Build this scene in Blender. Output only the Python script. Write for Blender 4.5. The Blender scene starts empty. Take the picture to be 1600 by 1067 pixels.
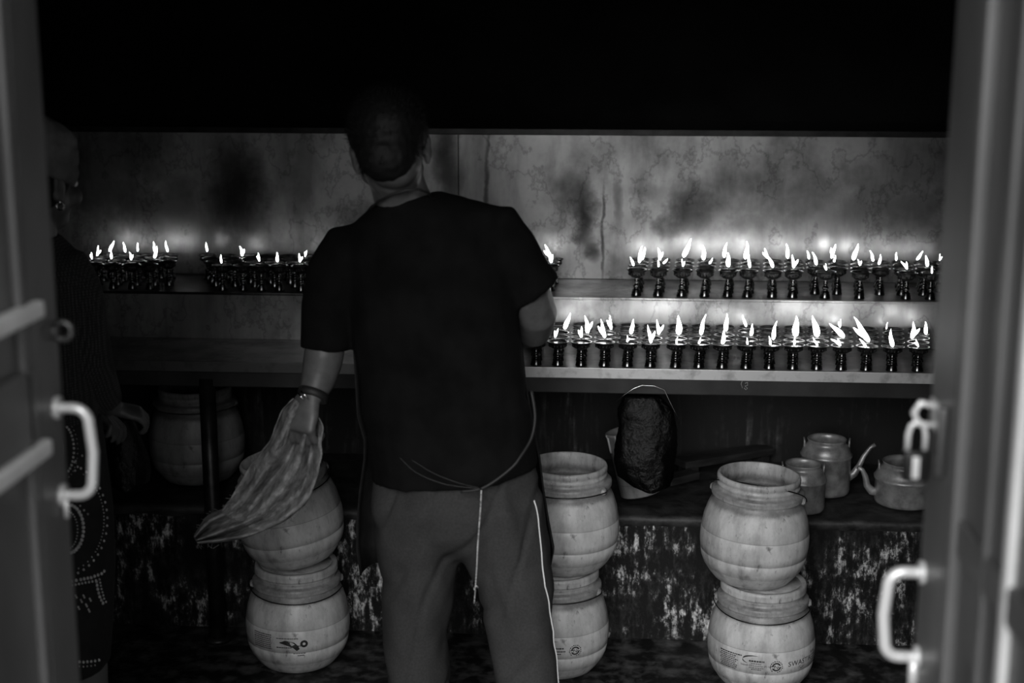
import bpy, bmesh, math, random
from mathutils import Vector, Matrix, noise
from mathutils.bvhtree import BVHTree
random.seed(7)
PI = math.pi
sc = bpy.context.scene
COL = sc.collection
V = Vector

# ------------------------------------------------------------------ camera
CAM = V((0, 0, 1.75)); FPX = 2222.0
RC = Matrix.Rotation(math.radians(3.5), 3, 'Z') @ Matrix.Rotation(math.radians(90 - 12), 3, 'X') @ Matrix.Rotation(math.radians(0.15), 3, 'Z')
cd = bpy.data.cameras.new('camera'); cam = bpy.data.objects.new('camera', cd); COL.objects.link(cam)
cam.matrix_world = Matrix.Translation(CAM) @ RC.to_4x4()
cd.sensor_width = 36; cd.lens = 50.0; cd.clip_start = .05
cd.dof.use_dof = True; cd.dof.focus_distance = 3.85; cd.dof.aperture_fstop = 2.2
sc.camera = cam
def ray(px, py): return RC @ V(((px - 800) / FPX, -(py - 533.5) / FPX, -1))
def at(px, py, Y):
    d = ray(px, py); return CAM + d * ((Y - CAM.y) / d.y)
def atz(px, py, Z):
    d = ray(px, py); return CAM + d * ((Z - CAM.z) / d.z)
def proj(p):
    q = RC.transposed() @ (V(p) - CAM)
    return (800 + FPX * q.x / -q.z, 533.5 - FPX * q.y / -q.z)

# ------------------------------------------------------------------ materials
def newmat(name):
    m = bpy.data.materials.new(name); m.use_nodes = True
    nt = m.node_tree; return m, nt, nt.nodes['Principled BSDF']
def N(nt, t, **k):
    n = nt.nodes.new(t)
    for a, b in k.items(): setattr(n, a, b)
    return n
def noise_tex(nt, scale, stretch=(1, 1, 1), detail=6, rough=.6, coord='Object'):
    tc = N(nt, 'ShaderNodeTexCoord'); mp = N(nt, 'ShaderNodeMapping')
    mp.inputs['Scale'].default_value = stretch
    nt.links.new(tc.outputs[coord], mp.inputs[0])
    n = N(nt, 'ShaderNodeTexNoise'); n.inputs['Scale'].default_value = scale
    n.inputs['Detail'].default_value = detail; n.inputs['Roughness'].default_value = rough
    nt.links.new(mp.outputs[0], n.inputs['Vector']); return n.outputs[0]
def ramp(nt, src, stops):
    r = N(nt, 'ShaderNodeValToRGB'); e = r.color_ramp.elements
    while len(e) < len(stops): e.new(.5)
    for i, (p, g) in enumerate(stops):
        e[i].position = p; e[i].color = (g, g, g, 1)
    nt.links.new(src, r.inputs[0]); return r.outputs[0]
def math_n(nt, op, a, b=None, clamp=False):
    n = N(nt, 'ShaderNodeMath', operation=op); n.use_clamp = clamp
    for i, x in enumerate((a, b)):
        if x is None: continue
        if isinstance(x, (int, float)): n.inputs[i].default_value = x
        else: nt.links.new(x, n.inputs[i])
    return n.outputs[0]
def bump(nt, bs, src, strength=.3, dist=.01):
    b = N(nt, 'ShaderNodeBump'); b.inputs['Strength'].default_value = strength; b.inputs['Distance'].default_value = dist
    nt.links.new(src, b.inputs['Height']); nt.links.new(b.outputs[0], bs.inputs['Normal'])
def plain(name, g, rough=.5, metal=0., spec=.5, nscale=0, lo=None, hi=None, stretch=(1, 1, 1), bmp=0, bscale=None, p0=.35, p1=.65):
    m, nt, b = newmat(name)
    b.inputs['Base Color'].default_value = (g, g, g, 1); b.inputs['Roughness'].default_value = rough
    b.inputs['Metallic'].default_value = metal; b.inputs['Specular IOR Level'].default_value = spec
    if nscale:
        f = noise_tex(nt, nscale, stretch)
        nt.links.new(ramp(nt, f, [(p0, lo), (p1, hi)]), b.inputs['Base Color'])
    if bmp:
        f2 = noise_tex(nt, bscale or nscale, stretch, 8)
        bump(nt, b, f2, bmp, .01)
    return m

M = {}
UZ = .995
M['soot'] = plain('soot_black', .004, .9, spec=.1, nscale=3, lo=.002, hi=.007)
M['dark_side'] = plain('dark_plaster', .02, .95, spec=.1, nscale=4, lo=.008, hi=.03)
M['ceiling'] = plain('sooty_ceiling', .006, .95, spec=.05)
M['floor'] = plain('grimy_floor', .02, .42, nscale=16, lo=.006, hi=.13, bmp=.5, bscale=25, p0=.45, p1=.75)
M['ground'] = plain('pale_ground', .3, .9, nscale=5, lo=.22, hi=.36)
def streaked(name, base, wax, t0, t1, sx=34, sz=4.5, patch=3.0, pt=(.42, .62), rough=.55, fine=.5):
    m, nt, b = newmat(name)
    a = noise_tex(nt, 1, (sx, sx, sz), 7, .65)
    c = noise_tex(nt, 1, (sx * .9, sx * .9, sx * .5), 12, .8)
    p = noise_tex(nt, patch, (1, 1, .8), 8, .65)
    s = math_n(nt, 'ADD', math_n(nt, 'MULTIPLY', a, 1 - fine), math_n(nt, 'MULTIPLY', c, fine))
    s = ramp(nt, s, [(t0, 0), (t1, 1)])
    q = ramp(nt, p, [(pt[0], 0), (pt[1], 1)])
    f = math_n(nt, 'MULTIPLY', s, q, True)
    r = ramp(nt, f, [(0, base), (.35, base * 3 + .02), (1, wax)])
    nt.links.new(r, b.inputs['Base Color']); b.inputs['Roughness'].default_value = rough; b.inputs['Specular IOR Level'].default_value = .2
    bump(nt, b, f, .4, .01)
    return m
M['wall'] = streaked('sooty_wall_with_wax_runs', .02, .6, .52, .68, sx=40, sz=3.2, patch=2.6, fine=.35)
M['ledge'] = streaked('ledge_with_wax_drips', .005, .95, .47, .59, sx=38, sz=9, patch=4.0, pt=(.37, .56), fine=.62)
M['ledge_top'] = plain('ledge_top', .02, .6, nscale=22, lo=.006, hi=.045, bmp=.5)

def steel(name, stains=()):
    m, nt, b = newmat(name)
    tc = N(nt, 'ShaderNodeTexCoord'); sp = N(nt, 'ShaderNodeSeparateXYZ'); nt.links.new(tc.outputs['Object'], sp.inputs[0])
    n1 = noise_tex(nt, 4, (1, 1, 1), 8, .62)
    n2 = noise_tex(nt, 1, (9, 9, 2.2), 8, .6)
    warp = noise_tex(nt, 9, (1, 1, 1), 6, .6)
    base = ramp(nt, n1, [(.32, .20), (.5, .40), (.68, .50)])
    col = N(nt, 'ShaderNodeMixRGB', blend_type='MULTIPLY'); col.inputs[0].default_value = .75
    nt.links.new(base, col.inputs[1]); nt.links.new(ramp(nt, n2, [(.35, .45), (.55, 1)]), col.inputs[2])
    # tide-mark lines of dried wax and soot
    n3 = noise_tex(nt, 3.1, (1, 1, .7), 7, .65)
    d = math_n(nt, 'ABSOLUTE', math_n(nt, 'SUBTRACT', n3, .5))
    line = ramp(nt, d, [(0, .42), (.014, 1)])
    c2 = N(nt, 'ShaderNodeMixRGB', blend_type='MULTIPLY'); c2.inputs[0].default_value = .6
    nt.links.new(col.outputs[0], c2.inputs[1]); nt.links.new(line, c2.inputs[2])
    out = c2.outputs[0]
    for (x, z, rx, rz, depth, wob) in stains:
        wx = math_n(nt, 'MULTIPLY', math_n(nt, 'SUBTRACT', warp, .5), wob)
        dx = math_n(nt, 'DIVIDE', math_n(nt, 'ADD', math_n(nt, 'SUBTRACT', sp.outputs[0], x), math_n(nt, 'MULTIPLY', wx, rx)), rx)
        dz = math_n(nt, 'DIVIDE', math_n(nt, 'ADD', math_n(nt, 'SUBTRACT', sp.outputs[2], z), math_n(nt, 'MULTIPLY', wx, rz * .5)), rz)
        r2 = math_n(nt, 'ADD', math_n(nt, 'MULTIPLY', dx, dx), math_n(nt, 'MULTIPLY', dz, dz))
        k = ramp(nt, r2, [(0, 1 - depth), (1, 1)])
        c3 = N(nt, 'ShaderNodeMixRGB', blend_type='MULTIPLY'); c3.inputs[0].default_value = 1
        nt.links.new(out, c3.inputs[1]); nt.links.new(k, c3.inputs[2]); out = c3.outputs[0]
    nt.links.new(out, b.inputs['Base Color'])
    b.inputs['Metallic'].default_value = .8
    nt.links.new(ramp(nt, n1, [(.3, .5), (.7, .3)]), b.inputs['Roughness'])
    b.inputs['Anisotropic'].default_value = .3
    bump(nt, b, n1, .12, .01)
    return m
def st(px, py, rx, rz, dep, wob):
    p = at(px, py, 4.52); return (p.x, p.z, rx, rz, dep, wob)
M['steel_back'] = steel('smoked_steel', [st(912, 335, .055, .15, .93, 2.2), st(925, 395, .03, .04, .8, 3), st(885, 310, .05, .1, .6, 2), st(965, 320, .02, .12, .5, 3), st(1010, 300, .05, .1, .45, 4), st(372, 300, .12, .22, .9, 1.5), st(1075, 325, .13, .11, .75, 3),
    st(700, 250, .05, .3, .7, 2), st(942, 370, .007, .2, .8, 5), st(1250, 300, .35, .12, .4, 3), st(1420, 340, .15, .08, .5, 3), st(250, 330, .3, .12, .55, 2),
    st(160, 240, .25, .25, .5, 2), st(1460, 260, .2, .2, .5, 2), st(760, 300, .01, .2, .7, 5), st(560, 350, .12, .1, .4, 2)])
M['steel'] = steel('greasy_steel')
M['shelf'] = steel('shelf_steel_dark_left', [(at(280, 420, 4.3).x, UZ, .65, 2, .95, .3)])  # shelf steel, darkened over its left part
M['steel_dull'] = plain('dull_rail_steel', .09, .5, .5, nscale=5, lo=.018, hi=.05)
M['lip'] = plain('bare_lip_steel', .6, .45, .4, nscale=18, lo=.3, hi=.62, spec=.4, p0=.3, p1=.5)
M['dark_iron'] = plain('blackened_iron', .02, .4, .6, nscale=20, lo=.012, hi=.035)
M['brass'] = plain('tarnished_brass', .12, .22, 1, nscale=60, lo=.05, hi=.26)
M['bowl_brass'] = plain('darkened_bowl_brass', .1, .33, 1, nscale=90, lo=.02, hi=.10, bmp=.5, bscale=140)
M['butter'] = plain('melted_butter', .06, .2, nscale=60, lo=.03, hi=.10, spec=.3)
M['wick'] = plain('charred_wick', .03, .9)
def emit(name, s):
    m, nt, b = newmat(name)
    b.inputs['Base Color'].default_value = (1, 1, 1, 1)
    b.inputs['Emission Color'].default_value = (1, 1, 1, 1); b.inputs['Emission Strength'].default_value = s
    return m
M['flame'] = emit('flame', 15)
def barrelmat(name, lo, hi):
    m, nt, b = newmat(name)
    n1 = noise_tex(nt, 9, (1, 1, .45), 9, .7); n2 = noise_tex(nt, 60, (1, 1, .5), 5, .6); n3 = noise_tex(nt, 1, (40, 40, 5), 5, .6)
    a = ramp(nt, n1, [(.34, lo * .55), (.42, lo), (.62, hi)])
    s = ramp(nt, n2, [(.28, .35), (.38, 1)])
    d = ramp(nt, n3, [(.3, .72), (.5, 1)])
    x = N(nt, 'ShaderNodeMixRGB', blend_type='MULTIPLY'); x.inputs[0].default_value = 1
    nt.links.new(a, x.inputs[1]); nt.links.new(s, x.inputs[2])
    y = N(nt, 'ShaderNodeMixRGB', blend_type='MULTIPLY'); y.inputs[0].default_value = 1
    nt.links.new(x.outputs[0], y.inputs[1]); nt.links.new(d, y.inputs[2])
    # grime caught in the collar (object height)
    tc = N(nt, 'ShaderNodeTexCoord'); sp = N(nt, 'ShaderNodeSeparateXYZ'); nt.links.new(tc.outputs['Object'], sp.inputs[0])
    g = ramp(nt, math_n(nt, 'ADD', sp.outputs[2], math_n(nt, 'MULTIPLY', math_n(nt, 'SUBTRACT', n2, .5), .02)),
             [(.212, 1), (.223, .3), (.232, .35), (.238, .95), (.249, .35), (.260, .6), (.268, 1)])
    zz = math_n(nt, 'ADD', sp.outputs[2], math_n(nt, 'MULTIPLY', math_n(nt, 'SUBTRACT', n2, .5), .0015))
    g2 = ramp(nt, math_n(nt, 'MULTIPLY', zz, 4), [(.1575, 1), (.1635, .35), (.1695, 1), (.326, 1), (.333, .3), (.340, 1), (.583, 1), (.589, .3), (.595, 1)])
    x2 = N(nt, 'ShaderNodeMixRGB', blend_type='MULTIPLY'); x2.inputs[0].default_value = .85
    nt.links.new(g, x2.inputs[1]); nt.links.new(g2, x2.inputs[2])
    n4 = noise_tex(nt, 26, (1, 1, .35), 10, .85)
    x3 = N(nt, 'ShaderNodeMixRGB', blend_type='MULTIPLY'); x3.inputs[0].default_value = 1
    nt.links.new(x2.outputs[0], x3.inputs[1]); nt.links.new(ramp(nt, n4, [(.33, .35), (.43, 1)]), x3.inputs[2])
    g = x3.outputs[0]
    z = N(nt, 'ShaderNodeMixRGB', blend_type='MULTIPLY'); z.inputs[0].default_value = .8
    nt.links.new(y.outputs[0], z.inputs[1]); nt.links.new(g, z.inputs[2])
    nt.links.new(z.outputs[0], b.inputs['Base Color']); b.inputs['Roughness'].default_value = .42
    bump(nt, b, n2, .08, .01)
    return m
M['barrel'] = barrelmat('dirty_white_plastic', .34, .55)
M['barrel_grey'] = barrelmat('dirty_grey_plastic', .22, .34)
M['print'] = plain('black_print', .012, .5)
M['wire'] = plain('dark_wire', .03, .35, .8)
M['wire_bright'] = plain('bright_wire', .8, .2, 1)
M['alu'] = plain('dented_aluminium', .3, .4, .45, nscale=25, lo=.2, hi=.44, bmp=.12, bscale=14)
M['plastic_black'] = plain('black_plastic_film', .006, .16, bmp=.9, bscale=28, nscale=4, lo=.001, hi=.003, spec=.16)
M['skin_shade'] = plain('shaded_skin', .1, .5, nscale=30, lo=.05, hi=.08)  # darker skin for the second person, shade put into the colour
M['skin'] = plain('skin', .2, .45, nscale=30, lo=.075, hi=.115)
M['hair'] = plain('black_hair', .006, .6, spec=.2)
M['shirt'] = plain('black_cotton', .008, .95, spec=.08, nscale=12, lo=.004, hi=.007)
M['trousers'] = plain('grey_jersey', .06, .9, spec=.15, nscale=200, lo=.032, hi=.044)
M['apron'] = plain('dark_apron_cloth', .012, .8, spec=.2, nscale=30, lo=.008, hi=.018)
M['cord'] = plain('pale_cord', .45, .7, nscale=200, lo=.12, hi=.7)
M['piping'] = plain('white_piping', .9, .5)
M['black_cord'] = plain('black_cord', .012, .6)
M['chrome'] = plain('chrome', .8, .12, 1)
M['rag'] = plain('grey_gauze', .12, .9, spec=.1, nscale=30, lo=.13, hi=.36, bmp=.7, bscale=160)
M['scarf'] = plain('scarf_cloth', .08, .9, nscale=14, lo=.06, hi=.14, bmp=.4)
M['skirt'] = plain('dark_wool_skirt', .01, .85, nscale=30, lo=.006, hi=.014)
M['embroid'] = plain('pale_embroidery_thread', .34, .7, nscale=300, lo=.3, hi=.8)
M['stocking'] = plain('grey_stocking', .12, .8)
M['leather'] = plain('black_leather', .012, .4)
M['door'] = plain('worn_door_paint', .2, .4, .1, nscale=3, lo=.085, hi=.16, stretch=(1, 1, .5), bmp=.1, bscale=6)
M['door_trim_lit'] = plain('sky_lit_door_trim', .5, .4, .1, nscale=8, lo=.7, hi=.9)  # trim lightened so the sky light on its bevels is in the colour
M['handle'] = plain('polished_handle', .8, .28, .3)
M['latch'] = plain('iron_latch', .12, .4, .8)
M['wood'] = plain('charred_board', .02, .7, nscale=8, lo=.008, hi=.035, stretch=(1, 6, 6), bmp=.4)
M['eye'] = plain('eye_white', .7, .2)
# knitted sweater
m, nt, b = newmat('dark_knit'); f = noise_tex(nt, 3, (1, 1, 1))
tc = N(nt, 'ShaderNodeTexCoord'); ck = N(nt, 'ShaderNodeTexVoronoi'); ck.inputs['Scale'].default_value = 170; ck.inputs['Randomness'].default_value = .15
nt.links.new(tc.outputs['Object'], ck.inputs['Vector'])
nt.links.new(ramp(nt, ck.outputs['Distance'], [(.1, .06), (.55, .008)]), b.inputs['Base Color']); b.inputs['Roughness'].default_value = .95
bump(nt, b, ck.outputs['Distance'], -.6, .01); M['knit'] = m

# ------------------------------------------------------------------ mesh builder
WM = {}
class MB:
    def __init__(s): s.bm = bmesh.new()
    def grid(s, rows, closed=False, cap=False):
        bm = s.bm; R = [[bm.verts.new(p) for p in r] for r in rows]
        n = len(R[0])
        for a, b in zip(R, R[1:]):
            for i in range(n if closed else n - 1):
                j = (i + 1) % n
                try: bm.faces.new((a[i], a[j], b[j], b[i]))
                except ValueError: pass
        if cap:
            bm.faces.new(list(reversed(R[0]))); bm.faces.new(R[-1])
        return R
    def loft(s, secs, n=20, cap=True):
        """secs: (centre, u, v) half-axis vectors"""
        s.grid([[V(c) + V(u) * math.cos(2 * PI * i / n) + V(v) * math.sin(2 * PI * i / n) for i in range(n)] for c, u, v in secs], True, cap)
    def tube(s, pts, r, n=12, cap=True, flat=1.0, up=None):
        pts = [V(p) for p in pts]; rs = r if isinstance(r, (list, tuple)) else [r] * len(pts)
        secs = []; prev = None
        for i, p in enumerate(pts):
            t = (pts[min(i + 1, len(pts) - 1)] - pts[max(i - 1, 0)]).normalized()
            if prev is None:
                a = V(up) if up else (V((0, 0, 1)) if abs(t.z) < .9 else V((0, 1, 0)))
                u = t.cross(a).normalized()
            else:
                u = (prev - t * prev.dot(t)).normalized()
            prev = u; w = t.cross(u)
            secs.append((p, u * rs[i], w * rs[i] * flat))
        s.loft(secs, n, cap)
    def lathe(s, prof, n=40, c=(0, 0, 0), ripple=None):
        c = V(c); rows = []
        for r, z in prof:
            rows.append([c + V((max(r, 1e-4) * math.cos(2 * PI * i / n), max(r, 1e-4) * math.sin(2 * PI * i / n), z)) for i in range(n)])
        s.grid(rows, True, False)
    def ell(s, c, r, rot=None, nu=20, nv=12):
        c = V(c); rot = rot or Matrix.Identity(3); rows = []
        for j in range(nv + 1):
            th = PI * j / nv; sn = max(math.sin(th), .02)
            rows.append([c + rot @ V((r[0] * sn * math.cos(2 * PI * i / nu), r[1] * sn * math.sin(2 * PI * i / nu), -r[2] * math.cos(th))) for i in range(nu)])
        s.grid(rows, True, True)
    def box(s, x0, x1, y0, y1, z0, z1, bev=0):
        r = bmesh.ops.create_cube(s.bm, size=1)
        vs = r['verts']
        for v in vs:
            v.co = V(((x0 + x1) / 2 + v.co.x * (x1 - x0), (y0 + y1) / 2 + v.co.y * (y1 - y0), (z0 + z1) / 2 + v.co.z * (z1 - z0)))
        if bev:
            es = set(e for v in vs for e in v.link_edges)
            bmesh.ops.bevel(s.bm, geom=list(es), offset=bev, segments=2, affect='EDGES', profile=.6)
    def xf(s, mat):
        bmesh.ops.transform(s.bm, matrix=mat, verts=s.bm.verts)
    def build(s, name, mat, parent=None, local=False, smooth=True, remesh=0, relax=0, disp=None, solid=0):
        bm = s.bm
        bmesh.ops.recalc_face_normals(bm, faces=bm.faces)
        if solid:
            bmesh.ops.solidify(bm, geom=list(bm.faces), thickness=solid)
            bmesh.ops.recalc_face_normals(bm, faces=bm.faces)
        me = bpy.data.meshes.new(name); bm.to_mesh(me); bm.free()
        o = bpy.data.objects.new(name, me); COL.objects.link(o)
        if remesh:
            md = o.modifiers.new('r', 'REMESH'); md.mode = 'VOXEL'; md.voxel_size = remesh
            if relax:
                m2 = o.modifiers.new('s', 'SMOOTH'); m2.iterations = relax; m2.factor = .5
            dg = bpy.context.evaluated_depsgraph_get()
            me2 = bpy.data.meshes.new_from_object(o.evaluated_get(dg)); o.modifiers.clear()
            o.data = me2; bpy.data.meshes.remove(me); me = me2; me.name = name
        if disp:
            me.update()
            ns = [v.normal.copy() for v in me.vertices]
            for v, nn in zip(me.vertices, ns): v.co = v.co + nn * disp(v.co)
        me.materials.clear(); me.materials.append(mat)
        if smooth:
            for p in me.polygons: p.use_smooth = True
        W = Matrix.Identity(4)
        if parent:
            o.parent = parent; W = WM[parent.name]
            if not local: me.transform(W.inverted())
        WM[o.name] = W
        me.update(); return o
def tag(o, label=None, cat=None, group=None, kind=None):
    if label: o['label'] = label
    if cat: o['category'] = cat
    if group: o['group'] = group
    if kind: o['kind'] = kind
    return o
def thing(name, label, cat, loc=(0, 0, 0), rot=None, group=None, scale=1):
    o = bpy.data.objects.new(name, None); COL.objects.link(o); o.empty_display_size = .05
    Mx = Matrix.Translation(V(loc)) @ (rot.to_4x4() if rot else Matrix.Identity(4)) @ Matrix.Scale(scale, 4)
    o.matrix_world = Mx; WM[o.name] = Mx
    return tag(o, label, cat, group)
def copy_tree(o, parent=None):
    c = o.copy(); COL.objects.link(c); c.parent = parent
    for ch in list(o.children): copy_tree(ch, c)
    return c
def rotx(a): return Matrix.Rotation(math.radians(a), 3, 'X')
def roty(a): return Matrix.Rotation(math.radians(a), 3, 'Y')
def rotz(a): return Matrix.Rotation(math.radians(a), 3, 'Z')

# ------------------------------------------------------------------ room
def struct(name, mat, *boxes):
    mb = MB()
    for b_ in boxes: mb.box(*b_)
    o = mb.build(name, mat, smooth=False); o['kind'] = 'structure'; return o
XL, XR, YB, YF, ZC = -2.1, 1.5, 4.56, 1.30, 2.75
DL, DR = -.80, .50
struct('floor', M['floor'], (XL, XR, YF, YB, -.1, 0))
struct('ground', M['ground'], (-6, 6, -6, YF, -.1, 0))
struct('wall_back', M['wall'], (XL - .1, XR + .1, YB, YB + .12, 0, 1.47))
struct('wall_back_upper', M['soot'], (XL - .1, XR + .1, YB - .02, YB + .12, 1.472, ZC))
struct('wall_left', M['dark_side'], (XL - .12, XL, YF, YB, 0, ZC))
struct('wall_right', M['dark_side'], (XR, XR + .12, YF, YB, 0, ZC))
struct('wall_front', M['dark_side'], (XL - .12, DL - .05, YF - .12, YF, 0, ZC), (DR + .05, XR + .12, YF - .12, YF, 0, ZC), (DL - .05, DR + .05, YF - .12, YF, 2.25, ZC))
struct('ceiling', M['ceiling'], (XL - .12, XR + .12, YF - .12, YB + .12, ZC, ZC + .1))
# ledge
LY, LZ = 3.985, .385
lg = thing('masonry_ledge', 'low blackened masonry ledge with white wax runs, beneath the lamp table', 'ledge', (0, LY, 0))
mb = MB(); mb.box(XL + .002, XR - .002, LY, YB - .003, .001, LZ - .009)
mb.build('ledge_body', M['ledge'], lg, smooth=False)
mb = MB()
rows = [[V((XL + .002 + (XR - XL - .004) * i / 90, LY - .002, LZ - .03 - .006 * noise.noise(V((i * .5, 9, 0))))) for i in range(91)], [V((XL + .002 + (XR - XL - .004) * i / 90, LY - .014, LZ - .014)) for i in range(91)]]
for j in range(26):
    y = LY - .012 + (YB - .003 - LY + .012) * j / 25
    rows.append([V((XL + .002 + (XR - XL - .004) * i / 90, y, LZ + .006 * noise.noise(V((i * .3, j * .4, 0))))) for i in range(91)])
R = mb.grid(rows)
mb.build('ledge_top', M['ledge_top'], lg)

# ------------------------------------------------------------------ table and steel
TZ, TY = .85, 3.87       # lower tier
UZ, UY = .995, 4.20      # upper tier
tx0, tx1 = XL + .05, XR - .05
tb = thing('lamp_table', 'long two-tier steel lamp table running across the back of the room', 'table', (0, TY, 0))
mb = MB(); mb.box(tx0, tx1, TY + .004, UY + .01, TZ - .012, TZ, .002); mb.build('lower_tray', M['steel'], tb, smooth=False)
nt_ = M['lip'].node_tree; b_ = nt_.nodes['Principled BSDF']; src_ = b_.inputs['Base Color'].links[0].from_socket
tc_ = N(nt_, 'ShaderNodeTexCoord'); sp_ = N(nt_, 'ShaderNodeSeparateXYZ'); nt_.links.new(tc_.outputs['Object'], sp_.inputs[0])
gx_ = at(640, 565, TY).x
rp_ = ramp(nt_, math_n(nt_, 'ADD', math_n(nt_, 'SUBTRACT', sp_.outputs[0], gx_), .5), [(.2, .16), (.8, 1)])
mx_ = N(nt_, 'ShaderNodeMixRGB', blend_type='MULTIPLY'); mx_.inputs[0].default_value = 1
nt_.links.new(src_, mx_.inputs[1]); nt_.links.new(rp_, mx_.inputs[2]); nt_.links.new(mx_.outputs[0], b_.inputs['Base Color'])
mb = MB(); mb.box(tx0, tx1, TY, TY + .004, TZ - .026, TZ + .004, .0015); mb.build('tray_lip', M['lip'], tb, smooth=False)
mb = MB(); mb.box(tx0, tx1, TY + .012, TY + .05, TZ - .072, TZ - .027, .003); mb.build('front_rail', M['steel_dull'], tb, smooth=False)
mb = MB(); mb.box(tx0, tx1, UY, UY + .006, TZ + .001, UZ - .004); mb.build('riser_panel', M['steel'], tb, smooth=False)
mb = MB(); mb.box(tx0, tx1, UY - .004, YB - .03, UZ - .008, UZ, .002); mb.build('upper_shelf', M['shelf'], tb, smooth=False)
for x in (at(331, 800, 3.885).x, at(560, 800, 3.885).x + .0, 1.25):
    mb = MB(); z0 = 0
    mb.tube([(x, 3.893, 0.0), (x, 3.893, TZ - .05)], .0235, 20); mb.tube([(x, 3.893, .0), (x, 3.893, .012)], .04, 20)
    if x != at(560, 800, 3.885).x: mb.build('leg', M['dark_iron'], tb)
bs = thing('steel_backsplash', 'smoke-stained steel sheets standing behind the upper tier', 'backsplash', (0, YB - .03, UZ))
xs = [tx0, at(130, 300, 4.52).x - .35, at(716, 300, 4.52).x, tx1]
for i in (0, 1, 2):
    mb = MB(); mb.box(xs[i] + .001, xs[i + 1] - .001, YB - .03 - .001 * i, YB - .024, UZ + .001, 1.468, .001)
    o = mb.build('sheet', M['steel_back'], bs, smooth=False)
# keep object coordinates of the sheets in world units for the stains
for o in bs.children:
    o.data.transform(WM[bs.name]); o.matrix_parent_inverse = WM[bs.name].inverted()
mb = MB(); mb.box(tx0, tx1, YB - .045, YB - .032, 1.455, 1.474, .002); mb.build('top_edge', M['dark_iron'], bs, smooth=False)
# squiggle scratched into the rail, right of the hanging bag
def scratch(pts, name='rail_mark'):
    mb = MB(); mb.tube([at(x, y, TY + .011) for x, y in pts], .0006, 6); return mb
mb = MB()
for pts in ([(1160, 594), (1158, 600), (1160, 606)], [(1164, 599), (1168, 597), (1168, 602), (1164, 603), (1168, 607), (1165, 609), (1163, 606)]):
    mb.tube([at(x, y, TY + .0115) for x, y in pts], .0008, 6)
mb.build('scratched_mark', M['cord'], tb)

# ------------------------------------------------------------------ butter lamps
def lathe_obj(name, prof, mat, n=28):
    mb = MB(); mb.lathe(prof, n); return mb.build(name, mat)
proto = thing('butter_lamp', 'x', 'lamp')
stem = [(.0, 0), (.021, 0), (.0215, .004), (.019, .007), (.0195, .011), (.0165, .0135), (.017, .018), (.0125, .021), (.0095, .025), (.0125, .028), (.0135, .031), (.0115, .034), (.007, .037), (.0065, .041), (.0095, .0435), (.0095, .0455), (.0062, .048), (.0062, .052), (.009, .0545), (.0, .056)]
stem = [(max(r * .74, min(r, .0055)), z) for r, z in stem]
bowl = [(.0, .0535), (.008, .054), (.015, .0565), (.021, .061), (.0245, .067), (.0262, .0735), (.0268, .076), (.0305, .0775), (.0312, .079), (.0300, .0800), (.0275, .0795), (.026, .077), (.0235, .070), (.018, .063), (.0, .060)]
butter = [(.0, .074), (.012, .0741), (.0235, .0738), (.0245, .0744)]
for nm, pf, mt, n in (('stem', stem, M['brass'], 28), ('bowl', bowl, M['bowl_brass'], 32), ('butter', butter, M['butter'], 24)):
    mb = MB(); mb.lathe(pf, n); mb.build(nm, mt, proto, local=True)
# raised petals on the bowl
mb = MB()
for k in range(16):
    a = 2 * PI * k / 16
    mb.ell((.0238 * math.cos(a), .0238 * math.sin(a), .0665), (.0022, .0028, .0045), rotz(math.degrees(a)), 8, 6)
mb.build('petal_relief', M['bowl_brass'], proto, local=True)
mb = MB(); mb.tube([(0, 0, .073), (.0005, 0, .080), (.001, .0005, .085)], [.0011, .001, .0007], 8); wick_proto = mb.build('wick', M['wick'])
wick_me = wick_proto.data; bpy.data.objects.remove(wick_proto)
flame_me = []
for k in range(9):
    rnd = random.Random(k * 5 + 1); secs = []; bend = rnd.uniform(-.25, .25); ph = rnd.uniform(0, 6)
    mb = MB(); wdt = rnd.uniform(.8, 1.15)
    for j in range(15):
        t = j / 14
        r = .155 * wdt * (math.sin(PI * min(1, t * 1.0) ** .62) ** .85) * (1 - .25 * t) + .006
        cx = bend * t * t + .045 * math.sin(6 * t + ph) * t; cy = .04 * math.sin(5 * t + ph * 2) * t
        secs.append((V((cx, cy, t)), V((r, 0, 0)), V((0, r * .8, 0))))
    mb.loft(secs, 12)
    if k % 3 == 0:      # a second tongue
        sg = -1 if k % 2 else 1
        mb.loft([(V((sg * (.05 + .28 * (j / 8)), 0, .12 + .55 * j / 8)), V((.1 * math.sin(PI * (j + .3) / 8.6) + .005, 0, 0)), V((0, .08 * math.sin(PI * (j + .3) / 8.6) + .005, 0))) for j in range(9)], 10)
    o = mb.build('flame', M['flame']); flame_me.append(o.data); bpy.data.objects.remove(o)

ORD = ['first', 'second', 'third', 'fourth', 'fifth', 'sixth', 'seventh', 'eighth', 'ninth', 'tenth', 'eleventh', 'twelfth', 'thirteenth', 'fourteenth', 'fifteenth', 'sixteenth', 'seventeenth', 'eighteenth', 'nineteenth', 'twentieth']
lamps = []   # dicts
def X_at(px, py, Y): return at(px, py, Y).x
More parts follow.
